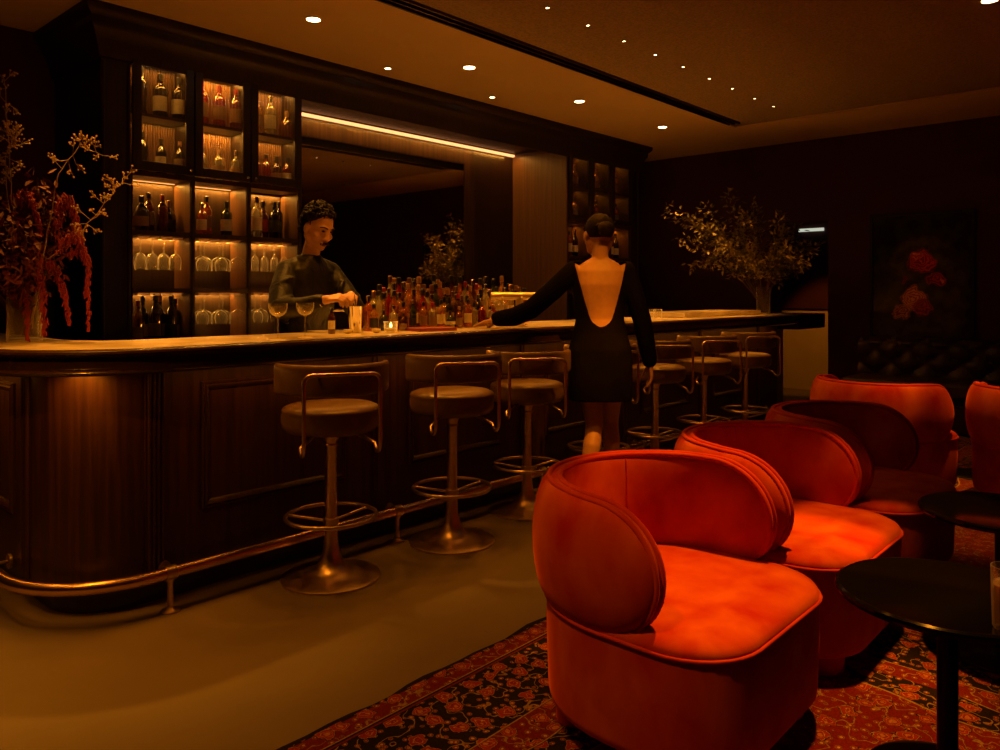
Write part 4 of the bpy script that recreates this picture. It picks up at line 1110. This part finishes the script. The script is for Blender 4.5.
# bartender
bt_ = empty('person', (2.62, 3.90, 0), 0, 'bartender with curly dark hair and moustache in an olive-black shirt, mixing a drink', 'person')
def P_(o):
    o.parent = bt_; o.matrix_parent_inverse = Matrix.Translation((-2.62, -3.90, 0)); return o
TH_, mh = frame((2.622, 3.778, 1.632), (.10,-.995,0), .42, -.04)
body = MB(); head_parts(body, TH_, mh)
body.limb([(2.605,3.840,1.45), TH_(0,-.012,-.07)], [.054,.046], 16)
AX = (.97,.24,0); AY = (-.24,.97,0)
body.torso([((2.62,3.94,.80),.150,.10),((2.62,3.94,.95),.160,.11),((2.615,3.93,1.08),.145,.10),((2.61,3.90,1.22),.165,.11),((2.607,3.88,1.33),.170,.100),((2.605,3.87,1.385),.145,.082),((2.605,3.855,1.44),.07,.06)], AX, AY)
sR, eR, wR = Vector((2.440,3.830,1.378)), Vector((2.290,3.665,1.165)), Vector((2.420,3.440,1.212))
sL, eL, wL = Vector((2.775,3.875,1.378)), Vector((2.815,3.700,1.165)), Vector((2.605,3.455,1.235))
for (a, b_, c_) in ((sR,eR,wR),(sL,eL,wL)): body.limb([a,b_,c_], [.050,.040,.026], 14)
hand(body, wR, (.075,-.090,.022), (.35,.25,-.9), 1, (.55,.6,.65,.7))
hand(body, wL, (-.075,-.095,-.006), (-.25,-.1,-.95), -1, (.45,.5,.55,.6))
for s in (-.085, .085): body.limb([(2.62+s,3.94+s*.25,.88),(2.62+s*1.2,3.93+s*.25,.48),(2.62+s*1.3,3.96+s*.25,.07)], [.085,.058,.042], 14)
P_(fused('body', body, M['skin'], .0055, None, 2))
face = []
for o in list(COL.objects): o
pre = set(COL.objects)
face_bits(TH_, mh, None, True); curls(TH_, mh, None, 0)
for o in set(COL.objects)-pre: P_(o)
shirt = MB()
shirt.torso([((2.62,3.94,.84),.178,.128),((2.62,3.94,.95),.182,.130),((2.615,3.93,1.08),.172,.125),((2.61,3.90,1.22),.195,.135),((2.607,3.88,1.32),.200,.126),((2.605,3.87,1.385),.178,.108),((2.605,3.862,1.425),.125,.088),((2.605,3.858,1.452),.088,.076),((2.606,3.853,1.462),.070,.068),((2.607,3.849,1.472),.067,.066)], AX, AY, 28)
for (a, b_, c_, k) in ((sR,eR,wR,1),(sL,eL,wL,1)):
    m1 = a.lerp(b_, .5)+Vector((-.012 if a is sR else .012,0,-.012)); m2 = b_.lerp(c_, .5)+Vector((0,0,-.012))
    shirt.limb([a+Vector((0,0,.004)), m1, b_, m2, b_.lerp(c_,.90)], [.056,.064,.060,.052,.038], 16)
    shirt.limb([Vector((2.606,3.858,1.425)), Vector((2.606,3.858,1.418)).lerp(a, .55)+Vector((0,0,.006)), a+Vector((0,0,.002))], [.052,.058,.056], 16)
    for j in range(5):
        q = a.lerp(b_, .25+.18*j); d_ = (b_-a).normalized(); n1 = d_.orthogonal().normalized(); n2 = d_.cross(n1); a0 = random.uniform(0,6)
        shirt.limb([q+(n1*math.cos(a0+t_*.5)+n2*math.sin(a0+t_*.5))*.060+d_*.03*t_ for t_ in range(4)], [.010,.014,.013,.008], 8)
for j in range(8):
    x = random.uniform(-.13,.13); z = random.uniform(1.0,1.32)
    shirt.limb([Vector((2.615+x,3.80+.12*abs(x)+.02,z)), Vector((2.615+x*.7,3.79+.1*abs(x)+.02,z-.08))], [.012,.009], 8)
P_(fused('shirt', shirt, M['shirt'], .007, None, 3))
tr = MB(); tr.torso([((2.62,3.94,.80),.172,.125),((2.62,3.94,.86),.175,.126),((2.62,3.94,.93),.172,.122)], AX, AY)
for s in (-.085, .085): tr.limb([(2.62+s,3.94+s*.25,.84),(2.62+s*1.2,3.93+s*.25,.48),(2.62+s*1.3,3.955+s*.25,.12)], [.098,.078,.068], 14)
P_(fused('trousers', tr, M['trouser'], .009, None, 2))
for s in (-.11, .11):
    P_(MB().limb([(2.62+s,3.99,.045),(2.62+s*1.1,3.90,.042),(2.62+s*1.2,3.80,.034)], [.040,.042,.032], 14).build('shoe', M['trouser'], None, 60))
wt = MB().tube([wR.lerp(eR,.06)+(Vector((.6,.4,.3)).normalized()*math.cos(q*PI/8)+Vector((-.3,.0,.95)).normalized()*math.sin(q*PI/8))*.030 for q in range(16)], .004, 8, closed=True).build('bracelet', M['chrome'], None, 60); P_(wt)

# woman walking past, seen from behind
wm = empty('person', (3.77, 2.614, 0), 0, 'woman in a black open-backed mini dress walking by the stools, left arm on the bar', 'person')
def Q_(o):
    o.parent = wm; o.matrix_parent_inverse = Matrix.Translation((-3.77, -2.614, 0)); return o
W0 = Vector((3.77, 2.614, 0))
def w(l, d, z): return W0 + RT*l + FW*d + UP*z
TW, mw = frame(w(-.005,.035,1.595), FW - RT*.25, .12, 0)
wb = MB(); head_parts(wb, TW, mw)
wb.limb([w(0,.005,1.43), TW(0,-.025,-.07)], [.050,.047], 16)
TR = [((.0,.0,.84),.150,.105),((.0,.0,.92),.165,.115),((.0,.01,1.02),.135,.095),((.0,.01,1.10),.115,.082),((.0,.01,1.20),.130,.086),((.0,.01,1.30),.150,.088),((.0,.01,1.38),.150,.075),((.0,.008,1.425),.110,.058),((.0,.005,1.455),.055,.045)]
wb.torso([(w(*c), a, b) for c, a, b in TR], RT, FW)
AL = [w(-.155,.0,1.385), w(-.405,-.025,1.165), w(-.610,.0,1.095)]
AR = [w(.155,.0,1.385), w(.245,-.015,1.09), w(.300,.035,.835)]
wb.limb(AL, [.042,.035,.023], 14); wb.limb(AR, [.042,.035,.023], 14)
hand(wb, AL[2], (-RT*.9 + FW*.25 - UP*.22), -UP, -1, .10, .10, .92)
hand(wb, AR[2], (RT*.1 + FW*.15 - UP*1), -RT, 1, .22, .05, .92)
LL = [w(-.075,.0,.86), w(-.030,.02,.47), w(-.105,-.09,.10)]; LR = [w(.080,.0,.86), w(.080,.15,.48), w(.095,.12,.10)]
wb.limb(LL, [.083,.052,.036], 16); wb.limb(LR, [.083,.052,.036], 16)
wb.limb([LL[1]+Vector((0,0,-.02)), LL[1].lerp(LL[2],.3)-FW*.018, LL[2]], [.048,.052,.033], 14); wb.limb([LR[1]+Vector((0,0,-.02)), LR[1].lerp(LR[2],.3)-FW*.018, LR[2]], [.048,.052,.033], 14)
for a_ in (LL[2], LR[2]): wb.limb([a_-UP*.03, a_+FW*.06-UP*.055, a_+FW*.13-UP*.065], [.033,.030,.022], 12)
Q_(fused('body', wb, M['skin'], .0055, None, 2))
pre = set(COL.objects); face_bits(TW, mw, None, False)
h = MB(); h.ball(TW(0,-.022,.035), (.084,.098,.088), 22, 14, mw); h.ball(TW(0,-.125,.01), (.050,.042,.046), 16, 12, mw)
for k in range(60):
    a = -PI*.95+PI*1.9*k/59
    P0 = TW(.080*math.sin(a), .02+.060*math.cos(a)*(1 if abs(a) < 1.4 else .4), .075-.09*(abs(a)/PI)); 
    h.tube([P0, TW(.075*math.sin(a)*.9, -.06, .07*math.cos(a*.6)+.02), TW(.03*math.sin(a), -.125, .012+.03*math.cos(a))], .006, 5)
h.build('pinned_up_hair', M['hair'], None, 60)
for o in set(COL.objects)-pre: Q_(o)
dr = MB()
DT = [((.0,.0,.625),.185,.135),((.0,.0,.72),.188,.138),((.0,.0,.84),.188,.136),((.0,.0,.92),.184,.130),((.0,.01,1.02),.158,.112),((.0,.01,1.10),.140,.100),((.0,.01,1.20),.150,.100),((.0,.01,1.30),.166,.101),((.0,.01,1.38),.164,.090),((.0,.008,1.425),.128,.072),((.0,.006,1.45),.075,.058)]
dr.torso([(w(*c), a, b) for c, a, b in DT], RT, FW, 28)
dr.limb([AL[0], AL[0].lerp(AL[1],.5)-UP*.012, AL[1]-UP*.01, AL[1].lerp(AL[2],.5)-UP*.02, AL[1].lerp(AL[2],.93)], [.056,.060,.056,.056,.046], 16)
dr.limb([AR[0], AR[0].lerp(AR[1],.5), AR[1], AR[1].lerp(AR[2],.5), AR[1].lerp(AR[2],.93)], [.056,.058,.054,.052,.044], 16)
def opening(c):
    r = c - W0; l = r.dot(RT); d = r.dot(FW); z = c.z
    if d > -.02: return z > 1.44 or False
    if z > 1.47: return True
    if z < 1.055: return False
    t = (z-1.055)/.40
    hw = .045 + .112*min(1, t)**.85
    if t < .13: hw *= math.sqrt(max(0, 1-(1-t/.13)**2))
    return abs(l+.004) < hw
def cut(c):
    return (c.z < .632 and abs((c-W0).dot(RT)) < .17 and False) or opening(c)
Q_(fused('mini_dress', dr, M['dress'], .0055, None, 3, cut))
for a_ in (LL[2], LR[2]):
    s_ = MB().limb([a_-FW*.012-UP*.045, a_+FW*.06-UP*.066, a_+FW*.135-UP*.074], [.030,.031,.024], 14)
    s_.tube([a_-FW*.02-UP*.05, a_-FW*.022-UP*.092], [.010,.007], 10); Q_(s_.build('shoe', M['trouser'], None, 60))

# ------------------------------------------------------------------ ceiling lights
def spot(name, loc, w, ang, blend=.6, size=.03, tilt=(0,0), col=AMB):
    l = bpy.data.lights.new(name, 'SPOT'); l.energy = w; l.color = col; l.spot_size = math.radians(ang); l.spot_blend = blend; l.shadow_soft_size = size
    o = bpy.data.objects.new(name, l); COL.objects.link(o); o.location = loc; o.rotation_euler = (tilt[0], tilt[1], 0); return o
def make_down(name, R, lens):
    r = empty(name)
    MB().lathe([(R*1.28,0),(R*1.25,-.004),(R*1.02,-.006),(R,-.002),(R*.9,.004)], n=24, close=False).build('trim_ring', M['ceil'] if R > .03 else M['blackmetal'], r, 60)
    MB().lathe([(0,-.003),(R*.93,-.0035),(R*.93,.004)], n=24, close=False).build('lens', lens, r, 60)
    return r
d0 = make_down('recessed_downlight', .042, M['lens'])
place = []
for i, x in enumerate([2.71, 4.05, 5.403, 6.79]):
    place.append((x, 3.96, f'{ORD[i]} round downlight from the left in the row above the bartender\'s side of the bar'))
place += [(5.12,.884,'round downlight in the textured ceiling at the top right corner of the photo')]
for i, (x, y, lab) in enumerate(place):
    o = d0 if i == 0 else copy_tree(d0)
    o.location = (x, y, CZ-.0005 if y > 3 else CZ+.0115); tag(o, lab, 'downlight', 'round ceiling downlights')
d1 = make_down('small_downlight', .024, M['pin'])
for i, (x, lab) in enumerate([(3.667,'small dark rimmed downlight close to the cornice, left one'),(4.797,'small dark rimmed downlight close to the cornice, right one')]):
    o = d1 if i == 0 else copy_tree(d1)
    o.location = (x, 4.42, CZ-.0005); tag(o, lab, 'downlight', 'small downlights by the cornice')
p0 = make_down('pin_spot', .011, M['pin'])
PX = [3.529,3.929,4.336,4.732,5.122,5.533,5.930,6.357,6.743]
for i, x in enumerate(PX):
    o = p0 if i == 0 else copy_tree(p0)
    o.location = (x, 2.815, CZ+.0115); tag(o, f'{ORD[i]} pin spot from the left in the line of tiny ceiling lights', 'pin spot', 'line of tiny ceiling spots')
def area(name, loc, sx, sy, w, rot=(0,0,0), col=AMB):
    l = bpy.data.lights.new(name, 'AREA'); l.shape = 'RECTANGLE'; l.size = sx; l.size_y = sy; l.energy = w; l.color = col
    o = bpy.data.objects.new(name, l); COL.objects.link(o); o.location = loc; o.rotation_euler = rot; return o
# lamps of the fixtures above, and unseen spots added to brighten single things
def aim(o, tgt):
    o.rotation_euler = (Vector(tgt)-Vector(o.location)).to_track_quat('-Z', 'Y').to_euler(); return o
for x in (.10, 1.36, 2.71, 4.05, 5.403, 6.79): aim(spot('downlight_lamp', (x, 3.96, CZ-.02), 185, 40, .8, .04, col=(1,.36,.03)), (x, 3.40, 1.04))
for x in (3.667, 4.797): spot('downlight_lamp', (x, 4.42, CZ-.02), 5, 70, .8, .03)
for x in [-.4+.8*k for k in range(10)]:
    spot('pin_and_fill_lamp', (x, 2.815, CZ-.01), 64, 84, 1, .08)
for x in (-.8, .4, 1.6, 2.8):
    spot('floor_fill_lamp', (x, 1.75, CZ-.01), 5, 90, 1, .08)  # added row without fixtures, brightens the floor on the left
aim(spot('unseen_spot_lamp', (.55, 1.15, CZ-.03), 110, 26, .7, .05), (1.66, 1.12, .35))  # added fill on the left side of the nearest armchair
aim(spot('unseen_spot_lamp', (7.1, 1.9, CZ-.03), 28, 26, .7, .04), (8.45, 2.04, 1.3))  # unseen spot added to brighten the picture
aim(spot('pin_and_fill_lamp', (2.73, 2.815, CZ-.03), 60, 20, .7, .03), (2.60, 3.60, 1.42))  # extra spot added for the bartender's face and hands
aim(spot('pin_and_fill_lamp', (2.12, .40, CZ-.03), 130, 12, .6, .03, col=(1,.42,.06)), (2.05,.32,.5))  # extra spot without fixture, added to light the drink on the table
aim(spot('downlight_lamp', (5.123,.884,CZ-.02), 150, 13, .6, .03, col=(1,.36,.03)), (5.72,1.04,0))
aim(spot('unseen_spot_lamp', (3.05, 1.55, CZ-.03), 300, 18, .8, .04), (3.74, 2.58, .50))  # unseen spot added to brighten the woman's legs
area('bottle_fill_lamp', (3.60, 3.636, 1.066), 1.05, .034, 20, (-PI/2,0,0), STRIP)  # added backlight that makes the bottles glow golden
spot('downlight_lamp', (5.123,.884,CZ-.02), 160, 40, .6, .03, (0,0))
aim(spot('unseen_spot_lamp', (4.05, .60, CZ-.02), 100, 15, .5, .03), (4.95, 1.50, .62))
aim(spot('downlight_lamp', (2.74,.86,CZ-.02), 360, 32, .4, .03), (2.30,.98,.4))
spot('downlight_lamp', (3.00,.80,CZ-.02), 250, 20, .5, .03)
aim(spot('unseen_spot_lamp', (-.7, 1.7, CZ-.03), 90, 22, .8, .05), (1.02, 3.2, 1.0))
aim(spot('unseen_spot_lamp', (2.75, 1.35, CZ-.03), 150, 20, .8, .04), (3.77, 2.60, 1.08))  # unseen spot added to brighten the woman's back
# light of the shelf strips and of the strip over the mirror
for i in range(3):
    xm, w = (XS_L[i]+XS_L[i+1])/2, XS_L[i+1]-XS_L[i]-.05
    for z, e in ((ZD0-.056, 1.3), (S1-.024, 1.3), (S2-.024, 1.0)): area('shelf_strip_lamp', (xm, YN-.03, z), w, .012, e*1.15, col=STRIP)
    area('cabinet_lamp', (xm, YN-.05, ZD1-.01), w, .012, (.5,2.2,1.1)[i], col=STRIP)
    area('cabinet_lamp', (xm, YN-.05, 2.320), w, .012, (.5,2.2,1.0)[i], col=STRIP)
    for z in (ZD1-.012, 2.318): area('cabinet_lamp', (xm, YF+.035, z), w, .012, (.9,1.0,.7)[i], col=STRIP)  # extra lamps at the front, added to brighten the bottle labels
    xm = (XS_R[i]+XS_R[i+1])/2
    area('cabinet_lamp', (xm, YN-.05, ZD1-.01), w, .012, .5); area('cabinet_lamp', (xm, YN-.05, 2.320), w, .012, .5); area('cabinet_lamp', (xm, YN-.05, ZD0-.056), w, .012, .3)
area('cove_lamp', (4.67, YB-.13, 2.69), 3.0, .015, 10, col=STRIP)
area('counter_strip_lamp', (4.4, 2.985, .940), 5.9, .02, 4)
area('counter_strip_lamp', (1.065, 3.10, .936), .2, .2, 1.7)
area('counter_strip_lamp', (.90, 4.3, .940), .02, 1.6, 2)
area('uplight_fill_lamp', (3.5, 3.70, .99), 1.7, .03, 2.6, (PI,0,0))  # added uplights behind the bar that brighten the ceiling
area('uplight_fill_lamp', (5.9, 3.70, .99), 2.6, .03, 2.6, (PI,0,0))
area('uplight_fill_lamp', (1.75, 3.58, .99), 1.2, .03, 1.2, (PI,0,0))
aim(spot('corridor_lamp', (9.0, 3.1, 2.7), 70, 34, .5, .05), (10.1, 3.75, .2))
w = bpy.data.worlds.new('world'); SC.world = w; w.use_nodes = True
bgn = w.node_tree.nodes['Background']; bgn.inputs[0].default_value = (.01,.005,.002,1); bgn.inputs[1].default_value = .0
SC.view_settings.view_transform = 'Standard'; SC.view_settings.look = 'None'
SC.view_settings.gamma = 1; SC.view_settings.use_curve_mapping = False; SC.view_settings.exposure = 0
cy = SC.cycles
cy.use_denoising = True; cy.max_bounces = 8; cy.diffuse_bounces = 4; cy.glossy_bounces = 4; cy.transparent_max_bounces = 24
cy.caustics_reflective = False; cy.caustics_refractive = False; cy.sample_clamp_indirect = 4
